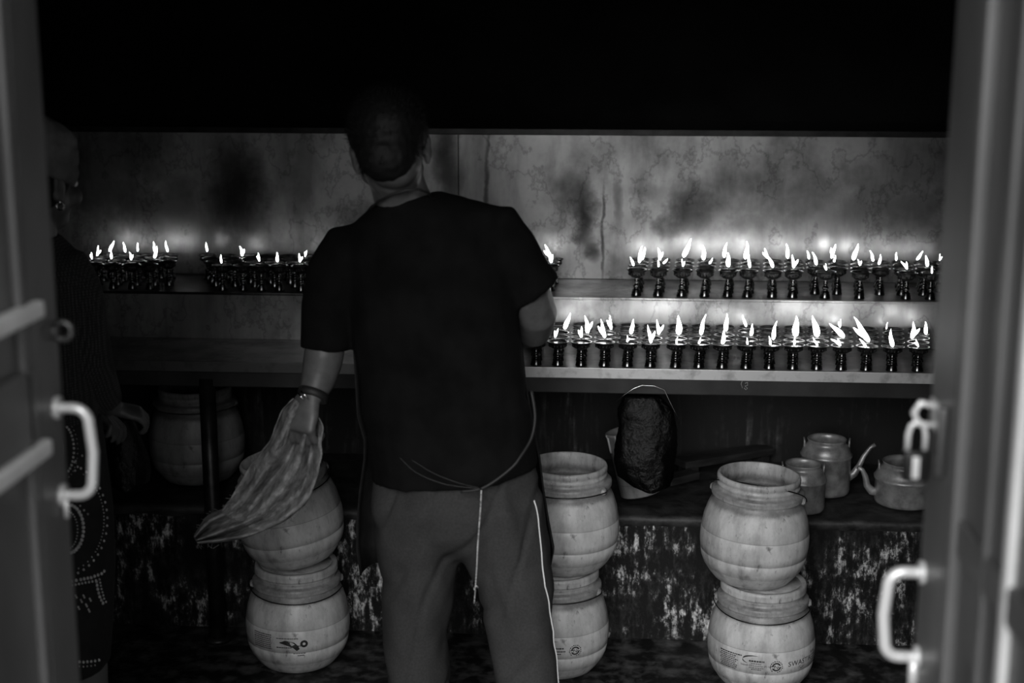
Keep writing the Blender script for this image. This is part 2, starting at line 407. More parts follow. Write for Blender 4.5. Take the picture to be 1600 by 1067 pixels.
# lower tier, right of the man
lowcols = [838, 872, 908, 945, 981, 1017, 1057, 1093, 1130, 1167, 1204, 1241, 1278, 1316, 1356, 1396, 1436]
for r in range(5):
    Y = 3.915 + .0605 * r
    for c, px in enumerate(lowcols):
        lamps.append(dict(x=X_at(px + (.5 if c < 10 else -.5) * r, 533, Y) + random.uniform(-.0012, .0012), y=Y, z=TZ, s=(1.02, 1.02, .875), row=r, tier='low'))
top0 = [995, 1029, 1066, 1102, 1138, 1169, 1208, 1240, 1291, 1345, 1418, 1456]
for px in top0:
    lamps.append(dict(x=X_at(px, 420, 4.235), y=4.235, z=UZ, s=(.98, .98, 1.02), row=0, tier='top'))
top_back = [998, 1032, 1069, 1104, 1140, 1172, 1208, 1241, 1275, 1310, 1345, 1377, 1411, 1445, 1473]
for r in range(1, 4):
    for c, px in enumerate(top_back):
        if c == 14 and r < 2: continue
        Y = 4.235 + .0685 * r
        lamps.append(dict(x=X_at(px + (1 - c * .2) * (r - 1), 412, Y) + random.uniform(-.001, .001), y=Y, z=UZ, s=(.98, .98, 1.02), row=r, tier='top'))
lg_rows = [[146, 174, 204, 232], [152, 182, 212, 240, 262], [160, 190, 217, 241, 262], [171, 196, 224, 250, 266]]
for r, pxs in enumerate(lg_rows):
    for px in pxs:
        lamps.append(dict(x=X_at(px, 395, 4.235 + .066 * r), y=4.235 + .066 * r, z=UZ, s=(.9, .9, .98), row=r, tier='far'))
rg_rows = [[346, 378, 407, 435, 469, 500], [336, 366, 397, 428, 460, 490], [330, 361, 391, 422, 453, 484, 512], [324, 356, 387, 418, 449, 480, 508]]
for r, pxs in enumerate(rg_rows):
    for px in pxs:
        lamps.append(dict(x=X_at(px, 398, 4.235 + .066 * r), y=4.235 + .066 * r, z=UZ, s=(.95, .95, 1.0), row=r, tier='mid'))
for px, r in ((860, 1), (861, 2), (866, 3)):
    lamps.append(dict(x=X_at(px, 402, 4.235 + .066 * r), y=4.235 + .066 * r, z=UZ, s=(.95, .95, 1.0), row=r, tier='arm'))
# flames seen in the photograph: base x, base y, tip x, tip y
FL = [(882, 513, 890, 487), (867, 527, 872, 512), (908, 527, 909, 508), (918, 518, 918, 489), (945, 527, 940, 496), (955, 514, 953, 490), (986, 524, 987, 499),
 (980, 531, 981, 524), (1017, 536, 1016, 506), (1029, 520, 1030, 496), (1057, 535, 1057, 524), (1060, 522, 1062, 490), (1092, 535, 1093, 526), (1095, 524, 1098, 490), (1129, 536, 1132, 512), (1134, 518, 1135, 489),
 (1168, 536, 1167, 524), (1173, 524, 1176, 504), (1166, 507, 1161, 488), (1204, 541, 1203, 526), (1208, 528, 1209, 497), (1241, 539, 1242, 522), (1243, 525, 1243, 491), (1278, 540, 1271, 526), (1277, 526, 1272, 491),
 (1314, 537, 1302, 524), (1319, 527, 1300, 503), (1312, 508, 1313, 494), (1354, 541, 1343, 529), (1358, 532, 1337, 491), (1395, 540, 1388, 512), (1382, 511, 1383, 504), (1435, 539, 1431, 526), (1423, 527, 1428, 501), (1461, 525, 1459, 504),
 (999, 408, 1000, 381), (990, 412, 985, 397), (1003, 404, 1008, 384), (1031, 405, 1031, 386), (1029, 415, 1029, 404), (1036, 409, 1041, 405), (1068, 396, 1077, 366), (1067, 414, 1067, 401), (1099, 403, 1101, 380), (1108, 412, 1111, 408), (1128, 396, 1129, 373), (1138, 414, 1137, 391),
 (1164, 400, 1170, 373), (1172, 419, 1167, 397), (1199, 398, 1194, 382), (1208, 415, 1200, 395), (1230, 398, 1230, 375), (1240, 416, 1241, 395), (1264, 399, 1262, 386), (1276, 411, 1271, 390), (1291, 417, 1290, 409), (1297, 397, 1303, 375), (1303, 403, 1304, 396),
 (1330, 402, 1337, 376), (1344, 414, 1342, 404), (1362, 405, 1358, 387), (1373, 410, 1377, 394), (1400, 402, 1400, 389), (1418, 417, 1409, 403), (1432, 400, 1442, 387), (1449, 414, 1447, 396), (1456, 424, 1456, 419), (1468, 402, 1470, 392),
 (139, 400, 139, 389), (149, 395, 155, 379), (171, 386, 181, 369), (173, 400, 173, 386), (196, 388, 195, 372), (205, 382, 206, 368), (204, 402, 204, 389), (240, 384, 241, 368), (241, 400, 249, 382), (262, 384, 257, 367),
 (324, 386, 323, 371), (346, 406, 346, 392), (378, 402, 377, 386), (406, 404, 405, 390), (434, 406, 434, 390), (469, 406, 471, 392), (476, 401, 479, 393), (503, 385, 505, 369), (861, 400, 851, 378), (862, 410, 857, 392)]
for L in lamps:
    L['rim'] = proj((L['x'], L['y'], L['z'] + .080 * L['s'][2])); L['fl'] = None
for f in FL:
    tier = 'low' if f[1] > 480 else None
    best = min((L for L in lamps if L['fl'] is None and (L['tier'] == 'low') == (tier == 'low')), key=lambda L: (L['rim'][0] - f[0]) ** 2 + (1.3 * (L['rim'][1] - f[1])) ** 2)
    best['fl'] = f
place = {'low': 'lower tier', 'top': 'upper right tier', 'far': 'far left cluster', 'mid': 'cluster left of person', 'arm': "upper tier beside the man's sleeve"}
grp = {'low': 'butter lamps on the lower tier', 'top': 'butter lamps on the upper tier at right', 'far': 'butter lamps on the upper tier by the left door', 'mid': 'butter lamps on the upper tier left of the person', 'arm': "butter lamps beside the man's sleeve"}
rowname = ['front row', 'second row', 'third row', 'fourth row', 'back row']
src = None
for tier in ('low', 'top', 'far', 'mid', 'arm'):
    for r in range(5):
        rr = sorted([L for L in lamps if L['tier'] == tier and L['row'] == r], key=lambda L: L['x'])
        for k, L in enumerate(rr): L['k'] = k; L['n'] = len(rr)
for i, L in enumerate(lamps):
    o = proto if i == 0 else copy_tree(proto)
    L['o'] = o
for i, L in enumerate(lamps):
    o = L['o']
    o.location = (L['x'], L['y'], L['z']); o.scale = L['s']; o.rotation_euler = (0, 0, random.uniform(0, 6.28))
    rw = rowname[L['row']]
    if L['tier'] == 'arm': rw = ['front row', 'front', 'middle', 'rearmost'][L['row']]
    if L['fl']:
        h = math.hypot(L['fl'][2] - L['fl'][0], L['fl'][3] - L['fl'][1]); lean = L['fl'][2] - L['fl'][0]
        desc = 'tall' if h > 24 else ('short' if h < 13 else 'medium')
        ln = ' leaning' if abs(lean) > .35 * h else ''
        w = WKo = bpy.data.objects.new('wick', wick_me); COL.objects.link(w); w.parent = o
        fo = bpy.data.objects.new('flame', random.choice(flame_me)); COL.objects.link(fo); fo.parent = o
        bx, by, tx_, ty_ = L['fl']
        rx, ry = L['rim']
        ppm = FPX / (L['y'] * 1.0)
        H = max(h, 11) / ppm
        offx = max(-.02, min(.02, (bx - rx) / ppm)); offz = max(0, min(.02, (ry - by) / ppm - .002)) * .6
        ang = math.atan2(tx_ - bx, by - ty_)
        # undo the lamp's own turn so that the flame leans the way it does in the place
        Rl = Matrix.Rotation(-o.rotation_euler.z, 3, 'Z')
        p = Rl @ V((offx, 0, 0)); s = L['s'][2]
        fo.location = (p.x, p.y, .0765 + offz / s); w.location = (p.x, p.y, .0)
        fo.rotation_euler = (Rl @ Matrix.Rotation(ang, 3, 'Y')).to_euler()
        wd = max(H * .76, .017) * random.uniform(.85, 1.15)
        fo.scale = (wd, wd, H / s)
        head = f'lit butter lamp with {desc}{ln} flame'
    else:
        head = 'unlit brass butter lamp'
    if L['tier'] == 'arm': lab = f"{head}, {rw} of three beside the person's right sleeve"
    else: lab = f"{head}, {ORD[L['k']]} from left, {rw}, {place[L['tier']]}"
    tag(o, lab, 'lamp', grp[L['tier']])

# ------------------------------------------------------------------ barrels
PROF = [(.0, .004), (.084, .002), (.092, .0), (.103, .006), (.117, .022), (.128, .038), (.1292, .0398), (.1292, .0415), (.132, .043), (.1395, .062), (.1425, .080), (.1413, .081), (.1413, .0825), (.1432, .0835), (.1457, .103), (.146, .120),
 (.1445, .142), (.1432, .1435), (.1432, .145), (.1438, .146), (.139, .175), (.131, .200), (.123, .218), (.1165, .226), (.1165, .231), (.1215, .234), (.1235, .237), (.1235, .248), (.121, .251), (.1125, .252), (.1085, .254), (.1085, .261), (.1105, .263), (.1105, .268), (.1085, .270), (.1085, .276), (.111, .278), (.111, .287), (.1085, .292), (.104, .2925), (.1015, .290),
 (.1015, .256), (.108, .238), (.130, .20), (.138, .14), (.11, .04), (.0, .02)]
PROF = [(r * 1.012, z * 1.02) for r, z in PROF]
def rad(z):
    pr = PROF[2:24]
    for a, b in zip(pr, pr[1:]):
        if a[1] <= z <= b[1] and b[1] > a[1]: return a[0] + (b[0] - a[0]) * (z - a[1]) / (b[1] - a[1])
    return .14
def mk_barrel(name, label, loc, rot, lug_deg=20, handle='down', mat='barrel', sc_=1.0, lid=False):
    t = thing(name, label, 'barrel', loc, rot, 'pot-bellied plastic ghee barrels', sc_)
    mb = MB(); mb.lathe(PROF, 72); mb.build('barrel_body', M[mat], t, local=True)
    if lid:
        mb = MB(); mb.lathe([(r_, z_ - .0117) for r_, z_ in [(0, .300), (.099, .300), (.101, .3085), (.1125, .3115), (.116, .309), (.117, .300), (.1165, .298), (.117, .296), (.1165, .294), (.117, .292), (.1165, .286), (.1135, .286), (.1135, .308), (.0, .298)]], 72); mb.build('lid', M[mat], t, local=True)
    a = math.radians(lug_deg)
    for sg in (0, PI):
        d = V((math.cos(a + sg), math.sin(a + sg), 0))
        mb = MB(); mb.tube([d * .119 + V((0, 0, .242)), d * .131 + V((0, 0, .242))], .0085, 16); mb.tube([d * .118 + V((0, 0, .242)), d * .128 + V((0, 0, .242))], .011, 16)
        mb.build('lug', M[mat], t, local=True)
    d = V((math.cos(a), math.sin(a), 0)); e = V((math.sin(a), -math.cos(a), 0)); e = -e if e.y > 0 else e
    mb = MB(); pts = []
    for k in range(33):
        f = PI * k / 32; q = d * math.cos(f) * .134 + e * math.sin(f) * .139
        z = .242 - (.018 * math.sin(f) if handle == 'down' else 0) + (.052 * math.sin(f) ** .7 if handle == 'up' else 0)
        if handle == 'up': q = d * math.cos(f) * .134 + e * math.sin(f) * .085
        pts.append(q + V((0, 0, z)))
    mb.tube(pts, .0016, 8); mb.build('wire_handle', M['wire'], t, local=True)
    return t
def floorpos(px, Y, z=0): p = at(px, 900, Y); q = at(px, 1050, Y); return V((at(px, 980, Y).x, Y, z))
# left stack (upper one leans left)
pl = at(466, 980, 3.775); b1 = mk_barrel('ghee_barrel', 'pale barrel with smeared print, standing on the floor under the leaning one', (pl.x, 3.775, 0), rotz(0), 15, 'down', 'barrel', lid=True)
pu = at(462, 885, 3.77); b2 = mk_barrel('ghee_barrel', 'pale barrel leaning left, half hidden behind the grey rag', (pu.x + .008, 3.77, .3145), rotx(3) @ roty(-8), 25, 'down', 'barrel')
pm = at(870, 980, 3.785); b3 = mk_barrel('ghee_barrel', "lower pale barrel on the floor beside the person's trouser leg", (pm.x, 3.785, 0), rotz(0), -20, 'none', 'barrel', lid=True)
pm2 = at(885, 810, 3.79); b4 = mk_barrel('ghee_barrel', "upper open pale barrel beside the person's hip", (pm2.x, 3.79, .304), rotx(1), -35, 'none', 'barrel')
pr_ = at(1189, 985, 3.735); b5 = mk_barrel('ghee_barrel', 'pale barrel printed SWASTIK on the floor, base of the right stack', (pr_.x, 3.725, 0), rotz(0), 172, 'down', 'barrel', lid=True)
pr2 = at(1177, 815, 3.73); b6 = mk_barrel('ghee_barrel', 'clean-mouthed open pale barrel on top of the right stack', (pr2.x, 3.73, .3035), rotx(1) @ roty(2), 160, 'up', 'barrel')
pb = at(309, 700, 4.24); b7 = mk_barrel('ghee_barrel', 'dim grey barrel on the ledge behind the dark table post', (pb.x, 4.24, LZ + .008), rotz(0), 5, 'none', 'barrel_grey', 1.0)
# print on the barrels
def text_mesh(txt, size, shear=0, space=1):
    cu = bpy.data.curves.new('t', 'FONT'); cu.body = txt; cu.size = size; cu.shear = shear; cu.space_character = space; cu.align_x = 'CENTER'; cu.resolution_u = 3
    o = bpy.data.objects.new('t', cu); COL.objects.link(o)
    me = bpy.data.meshes.new_from_object(o.evaluated_get(bpy.context.evaluated_depsgraph_get()))
    bpy.data.objects.remove(o); bm = bmesh.new(); bm.from_mesh(me); bpy.data.meshes.remove(me)
    bmesh.ops.triangulate(bm, faces=bm.faces)
    bmesh.ops.subdivide_edges(bm, edges=[e for e in bm.edges if e.calc_length() > .006], cuts=2)
    return bm
class Print:
    def __init__(s): s.mb = MB()
    def add(s, bm, u, v, rot=0):
        c, sn = math.cos(rot), math.sin(rot); bm.verts.ensure_lookup_table(); mp = {}
        for w in bm.verts:
            mp[w.index] = s.mb.bm.verts.new((w.co.x * c - w.co.y * sn + u, w.co.x * sn + w.co.y * c + v, 0))
        for f in bm.faces:
            try: s.mb.bm.faces.new([mp[w.index] for w in f.verts])
            except ValueError: pass
        bm.free()
    def text(s, t, size, u, v, **k): s.add(text_mesh(t, size, **k), u, v)
    def poly(s, pts, n=1):
        vs = [s.mb.bm.verts.new((x, y, 0)) for x, y in pts]; s.mb.bm.faces.new(vs)
    def strip(s, A, B):
        for i in range(len(A) - 1): s.poly([A[i], A[i + 1], B[i + 1], B[i]])
    def ring(s, u, v, r0, r1, a0=0, a1=360, n=24):
        A = [(u + r0 * math.cos(math.radians(a0 + (a1 - a0) * i / n)), v + r0 * math.sin(math.radians(a0 + (a1 - a0) * i / n))) for i in range(n + 1)]
        B = [(u + r1 * math.cos(math.radians(a0 + (a1 - a0) * i / n)), v + r1 * math.sin(math.radians(a0 + (a1 - a0) * i / n))) for i in range(n + 1)]
        s.strip(A, B)
    def bars(s, u0, u1, v, h):
        u = u0
        while u < u1 - .002:
            w = random.uniform(.0025, .007); w = min(w, u1 - u); s.poly([(u, v), (u + w, v), (u + w, v + h), (u, v + h)]); u += w + .0012
    def finish(s, parent, phi0, name='print'):
        for w in s.mb.bm.verts:
            u, v = w.co.x, w.co.y - .0352; ph = math.radians(-90 + phi0) + u / .1445; r = rad(v) + .0007
            w.co = V((r * math.cos(ph), r * math.sin(ph), v))
        return s.mb.build(name, M['print'], parent, local=True, smooth=False)
def swoosh(P, u, v, k=1.0):
    A, B = [], []
    for i in range(21):
        t = i / 20; ang = math.radians(235 - 165 * t)
        x = u + .021 * k * math.cos(ang) + .005 * k; y = v + .008 * k * math.sin(ang)
        th = .0032 * k * math.sin(PI * min(1, t * .9 + .08)) ** 1.2 + .0001
        A.append((x, y - th * .5)); B.append((x + th * .2, y + th * .5))
    P.strip(A, B)
def emblem(P, u, v):
    P.ring(u, v, .0066, .0098, 20, 175); P.ring(u, v, .0066, .0098, 200, 355)
    P.add(text_mesh('N', .0125), u - .0002, v - .0045)
    P.poly([(u - .0105, v + .0003), (u - .003, v + .0003), (u - .003, v + .0018), (u - .0105, v + .0018)]); P.poly([(u + .003, v - .0018), (u + .0105, v - .0018), (u + .0105, v - .0003), (u + .003, v - .0003)])
    for k in range(18):
        if k in (12, 13): continue
        P.ring(u, v, .0118, .0142 if k % 2 else .0136, k * 20, k * 20 + 12, 3)
P = Print()
P.text('SWASTIK', .0205, .097, .1405, space=1.06)
swoosh(P, .092, .132, .4); P.ring(.098, .1325, .0045, .0056, 180, 360, 12); P.ring(.106, .134, .0025, .0034, 200, 400, 12)
P.text('PURE', .0105, .149, .158)
P.bars(.143, .178, .150, .003); P.bars(.143, .178, .143, .0026); P.bars(.143, .170, .1365, .0022)
def emblem2(P, u, v, k):
    Q = Print(); emblem(Q, 0, 0)
    for w_ in Q.mb.bm.verts: w_.co.x *= k; w_.co.y *= k
    Q.mb.bm.verts.index_update(); P.add(Q.mb.bm, u, v)
emblem2(P, .020, .143, 1.25)
swoosh(P, -.046, .1600, 1.5)
P.bars(-.052, -.010, .1550, .0045)
P.bars(-.046, -.018, .1495, .0018); P.text('Swastik Oil Industries (P) Ltd', .0073, -.034, .1420, space=.95)
P.bars(-.052, -.014, .1370, .0020); P.bars(-.046, -.020, .1320, .0022)
for k in range(9):
    P.bars(-.140 + .003 * (k % 2), -.082 + (.010 if k == 0 else -.004 * (k % 3)), .1665 - .0053 * k, .0026 if k else .0032)
P.finish(b5, 2)
P = Print()
swoosh(P, -.046, .1600, 1.5); P.bars(-.05, -.012, .1500, .004); P.bars(-.06, -.005, .1410, .004); P.bars(-.05, -.018, .1340, .0028)
emblem2(P, .020, .143, 1.25); P.finish(b3, 14)
P = Print()
for k in range(8): P.bars(-.105, -.045, .168 - .0058 * k, .003)
P.poly([(-.022, .150), (-.005, .158), (.02, .152), (.030, .142), (.034, .132), (.026, .126), (.016, .136), (.002, .142)])
P.bars(-.03, .012, .135, .003); P.bars(-.02, .01, .150, .003); P.bars(.016, .05, .1165, .0022); P.bars(.028, .046, .110, .003)
P.ring(.046, .147, .004, .0105, 0, 360); P.bars(.03, .045, .140, .003); P.bars(-.03, .03, .162, .0022)
P.finish(b1, 0, 'smeared_print')
# loose wisp of wire on top barrel already its handle

# ------------------------------------------------------------------ kettles, bucket, bags, boards
def mk_kettle(label, px, py, Y, R, H, spout=None, big=1):
    p = atz(px, py, LZ + .006)
    t = thing('kettle', label, 'kettle', (p.x, p.y, LZ + .0075), None, 'old aluminium kettles on the ledge')
    q = R
    prof = [(0, .0), (q * .93, 0), (q * .98, .004), (q, .012), (q, H - .006), (q * 1.04, H - .003), (q * 1.05, H + .003), (q * 1.0, H + .006), (q * .96, H + .016), (q * .90, H + .026), (q * .84, H + .032), (q * .77, H + .035), (q * .75, H + .039), (q * .77, H + .046), (q * .79, H + .049), (q * .77, H + .051),
            (q * .72, H + .045), (q * .70, H + .036), (q * .72, H + .030), (q * .9, H * .6), (q * .9, .004), (0, .004)]
    mb = MB(); mb.lathe(prof, 56); mb.build('kettle_body', M['alu'], t, local=True)
    for sg in (-1, 1):
        mb = MB(); x = sg * q * .90
        mb.tube([(x, -.006, H + .012), (x, -.004, H + .04), (x + sg * .002, 0, H + .052), (x, .004, H + .04), (x, .006, H + .012)], .0022, 8)
        mb.build('handle_bracket', M['alu'], t, local=True)
    if spout:
        mb = MB(); mb.tube([(a, b_, c) for a, b_, c, r in spout], [r for *_, r in spout], 16); mb.build('spout', M['alu'], t, local=True)
    return t
mk_kettle('tall open kettle against the back wall with spout pointing right', 1288, 768, 4.12, .075, .118, [(.065, 0, .045, .015), (.088, 0, .06, .012), (.102, .0, .085, .009), (.114, 0, .115, .007), (.132, 0, .142, .0055), (.146, 0, .152, .006)])
mk_kettle('small open kettle between the right barrel stack and taller kettle', 1252, 795, 3.96, .0665, .090)
mk_kettle('squat kettle with curved spout pointing left, beside the right door', 1412, 785, 4.02, .088, .078, [(-.078, 0, .032, .016), (-.098, 0, .034, .013), (-.112, 0, .05, .0105), (-.118, 0, .078, .0085), (-.128, 0, .098, .0065), (-.142, 0, .106, .007)])
# leaning bucket behind the hanging bag
p = atz(996, 778, LZ + .006)
t = thing('tin_bucket', 'pale wax-streaked tube-shaped bucket leaning behind the hanging black bag', 'bucket', (p.x + .012, p.y + .0, LZ + .0225), roty(-13) @ rotx(-4))
mb = MB(); mb.lathe([(0, 0), (.060, 0), (.064, .004), (.066, .19), (.070, .193), (.070, .2), (.064, .201), (.060, .19), (.057, .01), (0, .008)], 48); mb.build('bucket_body', M['barrel_grey'], t, local=True)
mb = MB()
for k, (a, l) in enumerate(((200, .05), (235, .07), (250, .1), (262, .055), (290, .08), (300, .05), (312, .07))):
    aa = math.radians(a); d = V((math.cos(aa), math.sin(aa), 0))
    mb.tube([d * .070 + V((0, 0, .2)), d * .067 + V((0, 0, .19)), d * .0675 + V((0, 0, .2 - l)), d * .066 + V((0, 0, .194 - l))], [.003, .0035, .003, .004], 8)
mb.build('wax_drips', M['barrel'], t, local=True)
def bag(name, label, outline, Y, wire, ry=.055):
    # outline: list of (left px, right px, py)
    c0 = at((outline[0][0] + outline[0][1]) / 2, outline[0][2], Y)
    t = thing(name, label, 'bag', c0)
    mb = MB(); rows = []; n = 56
    for i in range(len(outline) * 5 - 4):
        k, f = divmod(i, 5); f /= 5
        a = outline[k]; b_ = outline[min(k + 1, len(outline) - 1)]
        l, r_, y = [a[j] + (b_[j] - a[j]) * f for j in range(3)]
        c = at((l + r_) / 2, y, Y); hw = (at(r_, y, Y) - at(l, y, Y)).length / 2
        e = min(1, .35 + 1.2 * (i / (len(outline) * 5 - 4)))
        row = []
        for q in range(n):
            an = 2 * PI * q / n
            kk = 1 + .07 * noise.noise(V((math.cos(an) * 2.5, math.sin(an) * 2.5, i * .16))) + .05 * abs(noise.noise(V((math.cos(an) * 7, math.sin(an) * 7, i * .5))))
            row.append(c + V((hw * math.cos(an) * kk, ry * e * math.sin(an) * kk, 0)))
        rows.append(row)
    mb.grid(rows, True, True); mb.build('bag_body', M['plastic_black'], t)
    if wire:
        mb = MB(); mb.tube(wire, .0011, 8); mb.build('wire_loop', M['wire_bright'], t)
    return t
Yb = 3.885
bag('black_plastic_bag', 'glossy black plastic bag hanging from the table rail on a bright wire',
    [(975, 1030, 618), (966, 1052, 640), (967, 1058, 665), (962, 1057, 695), (958, 1054, 720), (966, 1053, 742), (985, 1047, 756), (1003, 1030, 762)], 3.905,
    [at(963, 627, 3.86), at(975, 617, 3.855), at(990, 607, 3.85), at(1003, 602, 3.855), at(1022, 603, 3.855), at(1038, 609, 3.855), at(1045, 624, 3.855), at(1053, 640, 3.86), at(1060, 655, 3.87)])
# charred boards lying on the ledge
for k, (x0, y0, x1, y1, w, lab) in enumerate(((1062, 722, 1200, 700, .07, 'charred dark board lying on the ledge against the back wall'), (1040, 752, 1085, 741, .05, 'shorter charred board lying behind the right barrel stack'))):
    a = atz(x0, y0, LZ + .02 + .03 * (1 - k)); b_ = atz(x1, y1, LZ + .02 + .03 * (1 - k)); d = (b_ - a); L_ = d.length
    t = thing('charred_board', lab, 'board', (a + b_) / 2, rotz(math.degrees(math.atan2(d.y, d.x))))
    mb = MB(); mb.box(-L_ / 2, L_ / 2, -w / 2, w / 2, -.012 - .03 * (1 - k) * 0, .012, .003); mb.build('board_body', M['wood'], t, local=True, smooth=False)
    t.location.z = LZ + .0215 + (.0255 if k == 0 else 0)
    if k == 0:
        mb = MB(); mb.box(-L_ / 2 + .02, -L_ / 2 + .05, -w / 2, w / 2, -.0385, -.012, .002); mb.box(L_ / 2 - .05, L_ / 2 - .02, -w / 2, w / 2, -.0385, -.012, .002); mb.build('crosspiece', M['wood'], t, local=True, smooth=False)

# ------------------------------------------------------------------ figure helpers
def hand(mb, wrist, d, n, th, curl=(30, 35, 25), s=1.0, spread=.2):
    """d: direction of the hand, n: palm normal (fingers curl that way), th: direction of the thumb side"""
    d = V(d).normalized(); n = V(n); n = (n - d * n.dot(d)).normalized(); t = V(th); t = (t - d * t.dot(d) - n * t.dot(n)).normalized(); w = V(wrist)
    mb.loft([(w + d * .0, t * .026 * s, n * .019 * s), (w + d * .02 * s, t * .030 * s, n * .019 * s), (w + d * .05 * s, t * .040 * s, n * .018 * s), (w + d * .08 * s, t * .042 * s, n * .015 * s), (w + d * .09 * s, t * .038 * s, n * .011 * s)], 16)
    for k, (o, L) in enumerate(((.031, .92), (.011, 1.0), (-.010, .95), (-.030, .76))):
        p = w + d * .082 * s + t * o * s; dd = (d + t * spread * o * 8).normalized(); pts = [p - d * .012 * s]; a = 0
        for seg, (l, c) in enumerate(zip((.042, .026, .02), curl)):
            a += math.radians(c + 3 * k); v = dd * math.cos(a) + n * math.sin(a)
            pts.append(p + v * l * .5 * L * s); p = p + v * l * L * s; pts.append(p)
        mb.tube(pts, [x * s for x in (.0092, .0088, .0084, .0084, .0078, .0078, .0062)], 12)
    p = w + d * .022 * s + t * .024 * s; v1 = (d * .62 + t * .62 + n * .42).normalized(); v2 = (d * .85 + t * .2 + n * .6).normalized(); v3 = (d * .9 - t * .1 + n * .7).normalized()
    mb.tube([p - v1 * .01 * s, p + v1 * .035 * s, p + (v1 * .035 + v2 * .028) * s, p + (v1 * .035 + v2 * .028 + v3 * .02) * s], [x * s for x in (.015, .0115, .0098, .0068)], 12)
def head(mb, c, R, s=1.0):
    E = lambda p, r, q=None: mb.ell(V(c) + R @ (V(p) * s), [x * s for x in r], R if q is None else R @ q)
    E((0, -.008, .022), (.076, .096, .088)); E((0, .03, -.03), (.066, .066, .075)); E((0, .05, -.078), (.046, .042, .034)); E((0, -.03, -.03), (.066, .06, .07))
    E((0, .098, -.022), (.012, .02, .024)); E((0, .112, -.034), (.015, .013, .011))
    E((0, .090, -.062), (.024, .012, .008)); E((0, .090, -.072), (.021, .012, .007)); E((0, .088, .018), (.048, .014, .010))
    for sg in (-1, 1):
        q = rotz(-sg * 22)
        E((sg * .080, -.004, -.012), (.008, .019, .032), q); E((sg * .077, .003, -.036), (.008, .010, .014), q); E((sg * .046, .070, -.03), (.026, .024, .024))
        E((sg * .084, -.012, .002), (.006, .012, .018), q)
def fold(v, sx, sy, sz, amp, seed=0): return amp * noise.noise(V((v.x * sx + seed, v.y * sy, v.z * sz)))

# ------------------------------------------------------------------ man
YM = 3.2
man = thing('person', 'person seen from behind in black T-shirt and grey trousers, holding a rag', 'person', (at(720, 900, YM).x, YM, 0))
def sec(l, r_, y, Y, ry, tilt=0, yo=0):
    c = at((l + r_) / 2, y, Y); hw = (at(r_, y, Y) - at(l, y, Y)).length / 2
    return (c, V((hw, 0, hw * tilt)), V((0, ry, 0)))
# body (one continuous surface)
Hc = at(610, 232, 3.12)
RH = roty(-8) @ rotz(12) @ rotx(-22)
mb = MB()
mb.loft([sec(612, 812, 760, YM, .10, .02), sec(604, 812, 680, YM, .10, .05), sec(580, 800, 600, YM, .105, .1), sec(568, 800, 520, YM, .11, .1), sec(556, 800, 430, YM, .115, .12), sec(550, 790, 370, YM - .005, .10, .15), sec(572, 745, 335, YM - .015, .075, .14), sec(582, 690, 318, YM - .02, .062, .15)], 24)
mb.tube([at(640, 340, YM - .01), at(628, 310, YM - .02), at(617, 272, YM - .045), at(613, 250, 3.14)], [.072, .064, .060, .062], 20)
head(mb, Hc, RH, 1.0)
wl = at(487, 622, 3.12)
mb.tube([at(562, 380, YM), at(532, 430, YM), at(520, 480, YM), at(510, 530, YM), at(504, 566, 3.18), at(497, 595, 3.15), wl], [.062, .055, .05, .047, .046, .040, .029], 18)
hand(mb, wl + V((0, 0, .012)), at(476, 655, 3.10) - wl, V((.5, .85, 0)), V((-.85, .5, 0)), (48, 60, 45), 1.04)
el = at(838, 490, 3.27); wr = at(797, 528, 3.60)
mb.tube([at(770, 372, YM), at(798, 420, 3.21), at(826, 458, 3.235), el, at(832, 512, 3.34), at(815, 520, 3.47), wr], [.062, .056, .052, .050, .048, .040, .029], 18)
hand(mb, wr, V((-.15, 1, -.1)), V((0, .1, -1)), V((-1, 0, 0)), (20, 25, 20), 1.0)
for (xh, xk, xa_) in ((650, 650, 655), (778, 812, 826)):
    z0 = at(xh, 780, YM)
    mb.tube([at(xh, 760, YM), at(xh, 850, YM), at(xk, 960, YM + .01), at(xa_, 1060, YM - .01), V((at(xa_, 1170, YM).x, YM - .02, .09)), V((at(xa_, 1170, YM).x, YM - .02, .05))], [.078, .074, .060, .052, .042, .045], 18)
body = mb.build('body', M['skin'], man, remesh=.0052, relax=3)
# shoes
for xa_ in (655, 826):
    X = at(xa_, 1170, YM).x
    mb = MB(); mb.loft([(V((X, YM - .085 + .30 * t, .034 - .008 * t)), V((.040 + .012 * math.sin(PI * t) - .022 * max(0, t - .85) * 6, 0, 0)), V((0, 0, .033 + .022 * math.exp(-((t - .2) / .25) ** 2) - .01 * t))) for t in [i / 12 for i in range(13)]], 20)
    mb.ell((X, YM - .02, .075), (.043, .055, .035)); so = mb.build('shoe', M['leather'], man, remesh=.006, relax=3)
    mb = MB(); mb.box(X - .046, X + .046, YM - .09, YM + .21, .0, .014, .006); mb.build('sole', M['black_cord'], so)
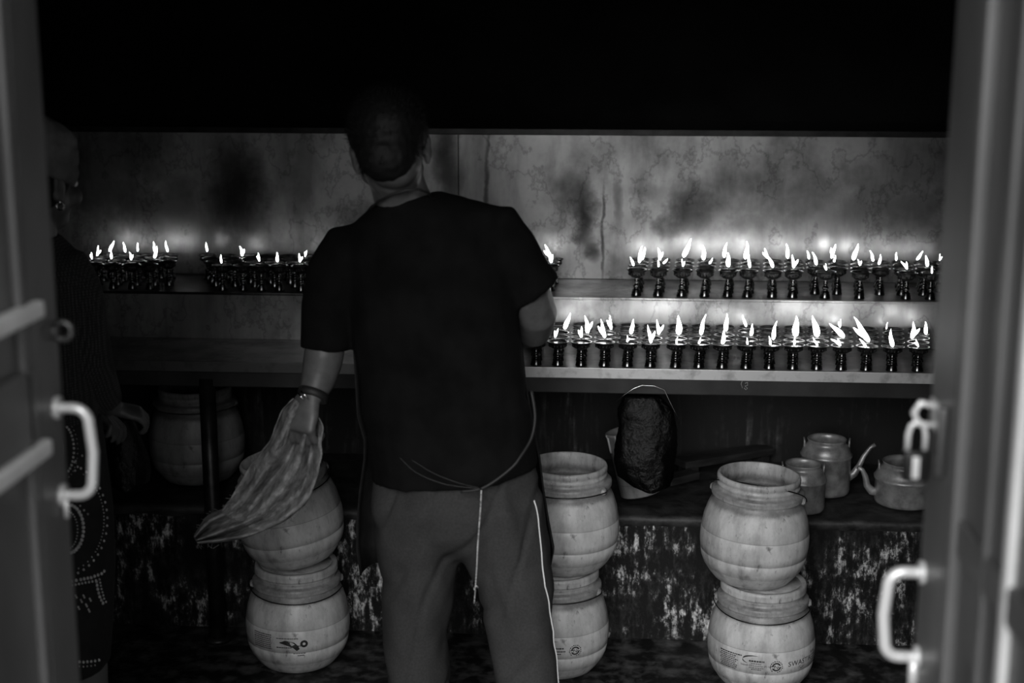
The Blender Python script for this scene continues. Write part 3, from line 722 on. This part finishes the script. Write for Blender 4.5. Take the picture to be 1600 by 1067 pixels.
# trousers
mb = MB()
mb.loft([sec(602, 820, 690, YM, .115, .08), sec(590, 834, 730, YM, .135, .06), sec(585, 846, 780, YM, .150, .02), sec(590, 847, 815, YM, .138, 0), sec(604, 836, 840, YM, .108, 0), sec(650, 790, 862, YM, .06, 0)], 28)
def leg(rows):
    mb.loft([sec(l, r_, y, YM + (0 if y < 900 else -.01), ry) for l, r_, y, ry in rows] , 24)
leg([(587, 726, 770, .135), (589, 726, 835, .125), (591, 719, 868, .112), (593, 711, 905, .105), (597, 707, 950, .098), (599, 704, 1000, .09), (603, 709, 1067, .085), (607, 706, 1130, .083), (610, 703, 1185, .085)])
leg([(706, 846, 770, .135), (709, 850, 835, .125), (722, 853, 868, .115), (739, 857, 905, .11), (753, 862, 950, .10), (767, 868, 1000, .09), (777, 878, 1067, .085), (782, 876, 1130, .083), (786, 872, 1185, .085)])
def tdisp(v):
    u = v.x + .25 * v.z
    d = .012 * noise.noise(V((v.x * 13, v.y * 6, v.z * 2.2))) + .010 * noise.noise(V((u * 24, v.y * 5, v.z * 4 + 3))) + .004 * noise.noise(v * 18)
    d -= .007 * max(0, 1 - abs(noise.noise(V(((v.x - .32 * v.z) * 11, 1.3, v.z * 2.5)))) * 9)
    return d
trous = mb.build('trousers', M['trousers'], man, remesh=.008, relax=16, disp=tdisp)
# shirt
mb = MB()
mb.loft([sec(581, 838, 738, YM, .155, .10), sec(580, 838, 722, YM, .152, .10), sec(576, 834, 690, YM, .145, .08), sec(567, 826, 630, YM, .135, .05), sec(556, 816, 560, YM, .13, .03), sec(548, 810, 500, YM, .13, .03), sec(540, 808, 440, YM, .132, .05), sec(530, 808, 395, YM, .13, .07), sec(530, 803, 362, YM, .115, .11), sec(548, 780, 338, YM - .01, .098, .13), sec(573, 722, 318, YM - .015, .078, .16), sec(580, 690, 309, YM - .015, .070, .19)], 32)
mb.tube([at(575, 385, YM), at(548, 395, YM), at(525, 430, YM), at(514, 480, YM), at(509, 520, YM), at(508, 545, YM - .003)], [.060, .072, .070, .063, .060, .060], 24)
mb.tube([at(745, 365, YM), at(775, 368, YM), at(796, 395, YM), at(820, 428, YM + .01), at(842, 456, YM + .015)], [.065, .074, .068, .061, .057], 24)
def sdisp(v):
    a = .004 * noise.noise(V((v.x * 9, v.y * 5, v.z * 9)))
    b = .006 * noise.noise(V((v.x * 7 + v.z * 6, v.y * 4, v.z * 24))) * math.exp(-((v.z - .92) / .14) ** 2)
    return a + b + .003 * noise.noise(V((v.x * 30, v.y * 8, v.z * 6)))
mb.build('shirt', M['shirt'], man, remesh=.007, relax=5, disp=sdisp)
# neck cord
mb = MB(); pts = [at(x, y, Y) for x, y, Y in ((580, 326, 3.15), (590, 315, 3.105), (612, 304, 3.083), (635, 297, 3.080), (655, 296, 3.09), (668, 301, 3.115), (678, 312, 3.15))]
mb.tube(pts, .0028, 8); mb.build('neck_cord', M['black_cord'], man)
# hair
mb = MB()
hc = lambda p: Hc + RH @ V(p)
mb.ell(hc((0, -.016, .034)), (.088, .104, .094), RH, 28, 18); mb.ell(hc((-.010, -.050, -.026)), (.069, .056, .066), RH); mb.ell(hc((0, .0, .06)), (.078, .095, .075), RH)
def hdisp(v): return .0025 * noise.noise(v * 90)
ho = mb.build('hair', M['hair'], man, remesh=.006, relax=2, disp=hdisp)
rnd = random.Random(3); me = ho.data; mb = MB(); Wm = WM[man.name]
vv = [v for v in me.vertices]
for k in range(5200):
    v = rnd.choice(vv); p = Wm @ v.co; nn = v.normal; q = RH.transposed() @ (p - Hc)
    if q.z < -.06: continue
    upw = V((rnd.uniform(-.5, .5), rnd.uniform(-.5, .5), rnd.uniform(-.1, .7) if q.z > .02 else -.8)); dr = (nn * (.9 if q.z > .05 else .25) + upw * .7).normalized(); L_ = rnd.uniform(.008, .02) * (1 if q.z > .03 else .7)
    s_ = dr.cross(V((0, 1, 0))).normalized() * .0008; s2 = dr.cross(s_).normalized() * .0008
    a = [mb.bm.verts.new(p + x - nn * .002) for x in (s_, -s_ * .5 + s2, -s_ * .5 - s2)]; tp = mb.bm.verts.new(p + dr * L_)
    for i in range(3): mb.bm.faces.new((a[i], a[(i + 1) % 3], tp))
hs = mb.build('hair_tufts', M['hair'], ho); hs['kind'] = 'stuff'
for sg in (-1, 1):
    mb = MB(); mb.ell(hc((sg * .031, .088, .0)), (.0125, .011, .010), RH); mb.build('eye', M['eye'], man)
# apron
mb = MB(); rows = []
Lx = [(540, 552, 816), (600, 555, 822), (650, 557, 830), (690, 568, 838), (720, 567, 844), (770, 560, 850), (820, 556, 858), (862, 556, 866), (900, 562, 858)]
for (y, l, r_) in Lx:
    row = []
    for i in range(41):
        f = PI * i / 40; x = (l + r_) / 2 - (r_ - l) / 2 * math.cos(f)
        p = at(x, y, 3.27); p.y = 3.27 + .145 * math.sin(f) ** .6 + .006 * math.sin(f * 14 + y * .01); p.z += .0
        row.append(p)
    rows.append(row)
mb.grid(rows); mb.build('apron', M['apron'], man, solid=.003)
# apron strings
def cordt(pts, r, name, mat, n=8):
    mb = MB(); P_ = [at(*p) for p in pts]; Q = []
    for i in range(len(P_) - 1):
        a = P_[max(i - 1, 0)]; b_ = P_[i]; c = P_[i + 1]; d = P_[min(i + 2, len(P_) - 1)]
        for k in range(5):
            t = k / 5; Q.append(.5 * ((2 * b_) + (c - a) * t + (2 * a - 5 * b_ + 4 * c - d) * t * t + (3 * b_ - a - 3 * c + d) * t ** 3))
    Q.append(P_[-1]); mb.tube(Q, r, n); return mb.build(name, mat, man)
cordt([(830, 610, 3.12), (836, 650, 3.10), (830, 685, 3.08), (812, 715, 3.05), (800, 730, 3.04), (775, 750, 3.03), (750, 764, 3.025), (720, 768, 3.03)], .0034, 'apron_tie', M['black_cord'])
cordt([(622, 712, 3.035), (650, 738, 3.025), (690, 755, 3.02), (725, 761, 3.02), (752, 764, 3.02)], .0007, 'apron_string', M['wire'])
cordt([(640, 716, 3.035), (675, 738, 3.025), (715, 754, 3.02), (752, 763, 3.02)], .0007, 'apron_string', M['wire'])
cordt([(752, 766, 3.02), (751, 790, 3.02), (748, 830, 3.025), (746, 860, 3.03), (745, 885, 3.04), (743, 915, 3.06), (741, 942, 3.08)], .0015, 'hanging_string', M['cord'])
mb = MB(); mb.tube([at(747, 918, 3.05), at(744, 915, 3.045), at(741, 919, 3.05), at(743, 924, 3.052)], .0022, 6); mb.build('string_knot', M['cord'], man)
tb_ = bmesh.new(); tb_.from_mesh(trous.data); tb_.transform(WM[man.name]); tbv = BVHTree.FromBMesh(tb_)
P_ = []
for (x, y) in ((834, 781), (841, 815), (846, 865), (851, 915), (858, 948), (865, 985), (870, 1015), (877, 1067), (879, 1110), (877, 1170)):
    for dx in range(0, 40):
        h_ = tbv.ray_cast(CAM, ray(x - dx, y).normalized())
        if h_[0]: P_.append(h_[0] + V((.002, -.002, 0))); break
Q = []
for i in range(len(P_) - 1):
    for k in range(8):
        q = P_[i].lerp(P_[i + 1], k / 8); n_ = tbv.find_nearest(q); Q.append(n_[0] + n_[1] * .0012)
mb = MB(); mb.tube(Q, .0012, 8); mb.build('white_piping', M['piping'], man)
# watch and ring
ax = (at(476, 655, 3.10) - at(497, 595, 3.15)).normalized(); cw = at(489, 617, 3.125); u = ax.cross(V((0, 1, 0))).normalized(); w = ax.cross(u)
wt = None
mb = MB(); mb.loft([(cw + ax * a, u * r_, w * r_) for a, r_ in ((-.009, .0335), (-.0085, .036), (.0085, .0355), (.009, .033))], 28); wt = mb.build('watch_strap', M['black_cord'], man)
mb = MB()
for o in (0, 5.5):
    mb.tube([at(465 + o, 613.5 - o * .5, 3.094), at(470 + o, 619 - o * .5, 3.088), at(477 + o, 627 - o * .5, 3.089)], .0017, 8)
mb.build('watch_case', M['chrome'], wt)
mb = MB(); rc = at(487, 652, 3.095); mb.tube([rc + V((.007 * math.cos(a), .004 * math.sin(a) - .004, .004 * math.cos(a))) for a in [i * PI / 6 for i in range(13)]], .0016, 8); mb.build('ring', M['chrome'], man)

# ------------------------------------------------------------------ rag
rag = thing('gauze_rag', "crumpled grey gauze rag hanging from the person's left hand", 'rag', at(476, 655, 3.10))
Lp = [(458, 622), (438, 645), (420, 690), (394, 724), (370, 762), (350, 792), (322, 808), (303, 838)]
Rp = [(486, 640), (503, 660), (503, 700), (496, 745), (474, 790), (428, 822), (368, 843), (309, 849)]
def cr(P_, t):
    t = min(max(t, 0), .99999) * (len(P_) - 1); i = int(t); f = t - i
    a, b_, c, d = [V((*P_[min(max(i + k, 0), len(P_) - 1)], 0)) for k in (-1, 0, 1, 2)]
    return .5 * ((2 * b_) + (c - a) * f + (2 * a - 5 * b_ + 4 * c - d) * f * f + (3 * b_ - a - 3 * c + d) * f ** 3)
mb = MB(); rows = []
for j in range(111):
    v = j / 110; a = cr(Lp, v); b_ = cr(Rp, v); row = []
    for i in range(81):
        u = i / 80; e = 1 + .05 * noise.noise(V((v * 14, u * 2, 5))); q = a.lerp(b_, .5 + (u - .5) * e)
        amp = .010 + .030 * math.sin(PI * min(1, v * 1.3) ** .8 if v < .77 else PI * .5) * .8
        Y = 3.10 + .05 * v + amp * math.sin(u * 5.2 * PI + 2.5 * v + 1.5 * noise.noise(V((u * 3, v * 4, 0)))) + .012 * noise.noise(V((u * 7, v * 12, 2))) + .005 * noise.noise(V((u * 25, v * 30, 7)))
        row.append(at(q.x, q.y, Y))
    rows.append(row)
mb.grid(rows); mb.build('rag_cloth', M['rag'], rag, solid=.0012)
mb = MB()
for k in range(60):
    v = random.uniform(.55, 1); s_ = random.random() < .75; q = cr(Rp if s_ else Lp, v); p0 = at(q.x, q.y, 3.10 + .05 * v)
    mb.tube([p0, p0 + V((random.uniform(-.006, .006), random.uniform(-.004, .004), -.006 if s_ else .002)), p0 + V((random.uniform(-.012, .008), random.uniform(-.006, .006), -.014 if s_ else .004))], .0004, 4)
fr = mb.build('frayed_threads', M['rag'], rag); fr['kind'] = 'stuff'

# ------------------------------------------------------------------ woman by the left door
YW = 3.05
wo = thing('person', 'person half hidden by the left door, in wrapped headscarf, dark sweater and embroidered skirt', 'person', (at(60, 900, YW).x, YW, 0))
Wc = at(52, 284, YW); RW = rotz(-24) @ rotx(-6)
mb = MB(); head(mb, Wc, RW, .98)
mb.tube([at(50, 400, YW), at(48, 370, YW), at(48, 330, YW)], [.07, .056, .055], 18)
def wsec(l, r_, y, ry): return sec(l, r_, y, YW, ry)
mb.loft([wsec(-40, 130, 760, .12), wsec(-35, 125, 640, .11), wsec(-40, 130, 520, .12), wsec(-45, 135, 440, .11), wsec(-30, 120, 405, .09), wsec(0, 95, 380, .065)], 24)
ww = at(176, 638, 3.16)
mb.tube([at(112, 425, YW), at(128, 480, YW), at(136, 545, YW + .01), at(150, 595, 3.09), ww], [.045, .042, .040, .036, .024], 16)
hand(mb, ww, V((.75, .35, -.25)), V((0, .3, -1)), V((-.3, 1, 0)), (35, 45, 30), .78)
mb.tube([at(-25, 425, YW), at(-40, 540, YW + .02), at(40, 620, 3.22), at(125, 645, 3.28)], [.055, .045, .036, .026], 16)
hand(mb, at(125, 645, 3.28), V((1, -.1, -.1)), V((0, -.3, -1)), V((.2, 1, 0)), (35, 45, 30), .92)
for x in (-5, 118):
    mb.tube([at(20 if x < 0 else 85, 760, YW), at(x * .9, 950, YW), V((at(x, 1050, YW).x, YW, .22)), V((at(x, 1100, YW).x, YW + .01, .06))], [.075, .052, .045, .038], 16)
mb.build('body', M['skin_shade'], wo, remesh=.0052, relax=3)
for sg in (-1, 1):
    mb = MB(); mb.ell(Wc + RW @ V((sg * .031, .086, .0)), (.0125, .011, .010), RW); mb.build('eye', M['eye'], wo)
# hair at the temple
mb = MB(); mb.ell(Wc + RW @ V((0, -.018, .004)), (.0825, .094, .082), RW); mb.ell(Wc + RW @ V((.058, .022, .012)), (.024, .022, .034), RW); mb.build('hair', M['hair'], wo, remesh=.006, relax=2)
# headscarf: stacked wrapped folds
mb = MB(); secs = []
for z, r_ in ((.000, .094), (.018, .101), (.034, .103), (.042, .100), (.047, .104), (.062, .106), (.078, .103), (.083, .100), (.089, .104), (.104, .103), (.120, .092), (.132, .070), (.138, .03)):
    secs.append((Wc + RW @ V((.0, -.012 - z * .1, z)), RW @ V((r_ * .98, 0, r_ * .10)), RW @ V((0, r_ * 1.08, -.02))))
mb.loft(secs, 48)
mb.loft([(Wc + RW @ V((-.01, -.045, z)), RW @ V((r_, 0, 0)), RW @ V((0, r_ * .9, 0))) for z, r_ in ((-.085, .03), (-.07, .055), (-.04, .073), (.0, .082), (.04, .085))], 32)
mb.build('headscarf', M['scarf'], wo, remesh=.005, relax=3, disp=lambda v: .004 * noise.noise(V((v.x * 14, v.y * 14, v.z * 60))) + .003 * noise.noise(v * 40))
ear = Wc + RW @ V((.084, -.002, -.045))
mb = MB(); mb.tube([ear + V((.0085 * math.cos(a), -.004, .0085 * math.sin(a) - .003)) for a in [i * PI / 8 for i in range(17)]], .0018, 8); mb.ell(ear + V((0, -.004, .006)), (.004, .004, .004)); mb.build('earring', M['chrome'], wo)
# sweater
mb = MB()
mb.loft([wsec(-52, 150, 690, .135), wsec(-48, 146, 600, .13), wsec(-50, 142, 520, .132), wsec(-55, 146, 440, .125), wsec(-45, 134, 408, .105), wsec(-10, 108, 384, .082), wsec(8, 92, 368, .066)], 28)
mb.tube([at(70, 418, YW), at(100, 425, YW), at(116, 460, YW), at(128, 510, YW), at(136, 560, 3.06), at(150, 600, 3.10), at(168, 630, 3.14)], [.06, .066, .064, .060, .056, .050, .036], 20)
mb.tube([at(0, 425, YW), at(-25, 425, YW), at(-42, 540, YW + .02), at(30, 612, 3.20), at(70, 628, 3.24)], [.05, .06, .055, .045, .038], 20)
mb.build('sweater', M['knit'], wo, remesh=.007, relax=4, disp=lambda v: .004 * noise.noise(V((v.x * 10, v.y * 8, v.z * 14))))
# skirt
mb = MB()
mb.loft([wsec(-55, 152, 650, .14), wsec(-62, 160, 720, .15), wsec(-68, 170, 800, .16), wsec(-70, 174, 880, .165), wsec(-70, 172, 960, .165), wsec(-68, 168, 1040, .16)], 40)
sk = mb.build('skirt', M['skirt'], wo, remesh=.009, relax=5, disp=lambda v: .006 * noise.noise(V((v.x * 16, v.y * 12, v.z * 2))))
bm_ = bmesh.new(); bm_.from_mesh(sk.data); bm_.transform(WM[wo.name]); bvh = BVHTree.FromBMesh(bm_)
def on(px, py):
    d = ray(px, py).normalized(); h = bvh.ray_cast(CAM, d)
    return (h[0] + h[1] * .0012) if h[0] else None
mb = MB()
def stitch(pts, r=.0022, step=4.5, elong=1.6):
    Q = []
    for i in range(len(pts) - 1):
        a = V((*pts[i], 0)); b_ = V((*pts[i + 1], 0)); n = max(1, int((b_ - a).length / step))
        Q += [a.lerp(b_, k / n) for k in range(n)]
    for q in Q:
        p = on(q.x, q.y)
        if p: mb.ell(p, (r, r * .7, r * elong * .7), None, 8, 6)
def arc(cx, cy, rx, ry, a0, a1, n=18): return [(cx + rx * math.cos(math.radians(a0 + (a1 - a0) * i / n)), cy + ry * math.sin(math.radians(a0 + (a1 - a0) * i / n))) for i in range(n + 1)]
stitch(arc(98, 703, 17, 38, -120, 70), .0026, 4); stitch(arc(98, 703, 23, 46, -100, 75), .001, 5); stitch(arc(92, 705, 8, 24, -100, 80), .0012, 5)
mb.build('paisley_embroidery', M['embroid'], sk); mb = MB()
stitch(arc(106, 826, 24, 38, -95, 88), .0040, 3.4); stitch(arc(104, 828, 17, 30, -95, 88), .0016, 4); stitch(arc(98, 812, 64, 82, -60, 75), .0014, 5); stitch(arc(98, 812, 69, 88, -66, 78), .0026, 7)

for (x, y) in ((118, 720), (121, 729), (117, 735), (125, 790), (131, 797), (137, 803), (124, 803), (116, 722), (128, 712)): stitch([(x, y), (x + 2, y + 5)], .0021, 3)
mb.build('paisley_embroidery', M['embroid'], sk); mb = MB()
stitch([(112, 908), (126, 905), (142, 902), (158, 896), (166, 888)], .0034, 5); stitch([(113, 914), (128, 911), (144, 908), (160, 903)], .0024, 5)
stitch([(150, 908), (152, 920), (155, 932), (160, 942), (165, 950)], .0036, 5); stitch([(155, 905), (158, 920), (162, 935), (168, 945)], .0024, 5)
for x, y in ((118, 930), (126, 937), (134, 944), (130, 930), (140, 935), (138, 952), (122, 948)): stitch([(x, y), (x + 3, y + 6)], .0022, 3)
mb.build('border_embroidery', M['embroid'], sk); mb = MB()
stitch([(118, 1033), (130, 1034), (142, 1033), (154, 1031), (163, 1028)], .0032, 5); stitch([(118, 1040), (130, 1041), (142, 1040), (154, 1038)], .0018, 5)
mb.build('hem_trim', M['embroid'], sk)
for x in (-5, 128):
    X0 = at(x, 1050, YW).x
    mb = MB(); mb.tube([V((X0, YW, .40)), V((X0, YW, .25)), V((X0, YW, .10))], [.062, .058, .048], 18); mb.build('stocking', M['stocking'], wo)
    mb = MB(); mb.ell((X0 + .02, YW + .05, .042), (.046, .125, .040)); mb.ell((X0, YW, .09), (.050, .052, .05)); mb.build('shoe', M['leather'], wo, remesh=.007, relax=3)
# bag she holds
bag('black_plastic_bag', 'crumpled black plastic bag dangling at the hands of the person by the left door', [(183, 205, 652), (175, 214, 668), (168, 222, 690), (163, 229, 715), (164, 234, 738), (172, 232, 752), (190, 218, 760)], 3.33, None, .05)

# ------------------------------------------------------------------ doors
FX = at(92, 533, 2.0).x; GX = at(1460, 533, 2.0).x
def D_handle(parent, x, sg, z0, z1, Y, r=.0075, pr=.048):
    mb = MB(); pts = []
    c = .022
    pts += [V((x, Y, z0)), V((x + sg * (pr - c), Y, z0))]
    for k in range(1, 6):
        a = PI / 2 * k / 6; pts.append(V((x + sg * (pr - c + c * math.sin(a)), Y, z0 + c * (1 - math.cos(a)))))
    pts.append(V((x + sg * pr, Y, z0 + c))); pts.append(V((x + sg * (pr + .004), Y, (z0 + z1) / 2))); pts.append(V((x + sg * pr, Y, z1 - c)))
    for k in range(1, 6):
        a = PI / 2 * k / 6; pts.append(V((x + sg * (pr - c + c * math.cos(a)), Y, z1 - c + c * math.sin(a))))
    pts += [V((x + sg * (pr - c), Y, z1)), V((x, Y, z1))]
    mb.tube(pts, r, 16)
    h = mb.build('door_handle', M['handle'], parent)
    mb = MB()
    for z in (z0, z1): mb.tube([V((x, Y, z)), V((x + sg * .006, Y, z))], .017, 20)
    mb.build('rose', M['handle'], h); return h
# left leaf: inner face at x = FX facing +X
dl = thing('door_1', 'left door leaf standing open, with cross rails painted as sky-lit and a curved handle', 'door', (FX, 1.34, 0)); dl['kind'] = 'structure'
mb = MB(); mb.box(FX - .045, FX - .008, 1.34, 2.0, .02, 2.2); mb.build('door_panel', M['door'], dl, smooth=False)
for a, b_ in ((1.34, 1.44), (1.90, 2.0)):
    mb = MB(); mb.box(FX - .05, FX, a, b_, .02, 2.2, .004); mb.build('stile', M['door'], dl, smooth=False)
mb = MB(); mb.box(FX - .012, FX + .004, 1.865, 1.885, .02, 2.2, .006); mb.build('bead_moulding', M['door'], dl, smooth=False)
def rail(parent, x, sg, za, zb, y0, y1, mat, proud=.02):
    mb = MB(); xs_ = (x, x + sg * proud)
    mb.box(min(xs_), max(xs_), y0, y1, za, zb, .006); return mb.build('rail', mat, parent, smooth=False)
rail(dl, FX - .008, 1, 1.365, 1.39, 1.44, 1.925, M['door_trim_lit'], .022)
rail(dl, FX - .008, 1, 1.165, 1.19, 1.44, 1.92, M['door_trim_lit'], .022)
rail(dl, FX - .008, 1, 1.19, 1.30, 1.44, 1.90, M['door'], .012)
rail(dl, FX - .008, 1, .60, .66, 1.44, 1.90, M['door'], .012)
rail(dl, FX - .008, 1, .03, .16, 1.44, 1.90, M['door'], .012)
z1 = at(100, 636, 1.975).z; z0 = at(100, 772, 1.975).z
D_handle(dl, FX, 1, z0, z1, 1.972)
mb = MB(); mb.tube([V((FX + .006, 1.972, z0 - .005)), V((FX + .006, 1.972, z0 - .035))], .004, 10); mb.build('keeper_pin', M['handle'], dl)
pc = at(98, 517, 1.985)
mb = MB(); mb.tube([pc + V((.013 * math.cos(a), 0, .013 * math.sin(a))) for a in [i * PI / 10 for i in range(21)]], .0045, 10); mb.tube([V((FX - .002, 1.985, pc.z)), V((FX + .006, 1.985, pc.z))], .012, 14); mb.build('latch_ring', M['latch'], dl)
# right leaf: inner face at x = GX facing -X
dr_ = thing('door_2', 'right door leaf standing open, with padlock and curved handle', 'door', (GX, 1.34, 0)); dr_['kind'] = 'structure'
mb = MB(); mb.box(GX + .012, GX + .045, 1.34, 2.0, .02, 2.2); mb.build('door_panel', M['door'], dr_, smooth=False)
for a, b_ in ((1.34, 1.46), (1.86, 2.0)):
    mb = MB(); mb.box(GX, GX + .05, a, b_, .02, 2.2, .004); mb.build('stile', M['door'], dr_, smooth=False)
for y in (1.835, 1.70, 1.60):
    mb = MB(); mb.box(GX - .004 if y > 1.8 else GX + .002, GX + .014, y - .012, y + .012, .02, 2.2, .006); mb.build('bead_moulding', M['door_trim_lit'] if y < 1.65 else M['door'], dr_, smooth=False)
rail(dr_, GX + .012, -1, .03, .16, 1.46, 1.86, M['door'], .01)
rail(dr_, GX + .012, -1, 1.08, 1.13, 1.46, 1.86, M['door'], .008)
z1 = at(1440, 893, 1.975).z; z0 = at(1440, 1025, 1.975).z
D_handle(dr_, GX, -1, z0, z1, 1.972, .0085, .05)
mb = MB(); mb.tube([V((GX - .006, 1.972, z0 - .002)), V((GX - .006, 1.972, z0 - .05))], .0075, 12); mb.build('keeper_pin', M['handle'], dr_)
# hasp, bolt and padlock
za = at(1440, 648, 1.96).z
mb = MB(); mb.box(GX - .004, GX, 1.90, 1.985, za - .02, za + .02, .0015); mb.tube([V((GX - .004, 1.965, za + .012)), V((GX - .022, 1.965, za + .016)), V((GX - .030, 1.965, za + .002)), V((GX - .024, 1.965, za - .014)), V((GX - .004, 1.965, za - .016))], .0045, 10)
mb.build('hasp', M['handle'], dr_)
mb = MB(); mb.box(GX - .014, GX - .001, 1.885, 1.90, za - .07, za + .03, .004); mb.build('bolt_bar', M['latch'], dr_)
pk = thing('padlock', 'padlock hanging from the hasp on the right door', 'padlock', (GX - .024, 1.965, za - .095))
mb = MB(); mb.box(GX - .042, GX - .006, 1.956, 1.974, za - .098, za - .052, .006); mb.build('lock_body', M['dark_iron'], pk)
mb = MB(); mb.tube([V((GX - .036, 1.965, za - .055)), V((GX - .036, 1.965, za - .03)), V((GX - .033, 1.965, za - .018)), V((GX - .024, 1.965, za - .0095)), V((GX - .015, 1.965, za - .018)), V((GX - .012, 1.965, za - .03)), V((GX - .012, 1.965, za - .055))], .0038, 12); mb.build('shackle', M['handle'], pk)
mb = MB(); mb.box(GX - .030, GX - .020, 1.9535, 1.956, za - .092, za - .060, .001); mb.build('keyhole_cover', M['handle'], pk)

# ------------------------------------------------------------------ light
w = bpy.data.worlds.new('sky'); sc.world = w; w.use_nodes = True
w.node_tree.nodes['Background'].inputs[0].default_value = (.8, .8, .8, 1); w.node_tree.nodes['Background'].inputs[1].default_value = .9
sd = bpy.data.lights.new('hazy_sun', 'SUN'); so = bpy.data.objects.new('hazy_sun', sd); COL.objects.link(so)
sd.energy = 3.4; sd.angle = math.radians(40)
so.rotation_euler = V((.15, 1, -.50)).to_track_quat('-Z', 'Y').to_euler()
sc.view_settings.view_transform = 'Standard'; sc.view_settings.look = 'None'; sc.view_settings.gamma = 1
sc.view_settings.exposure = 0; sc.view_settings.use_curve_mapping = False
sc.cycles.max_bounces = 6; sc.cycles.transparent_max_bounces = 4
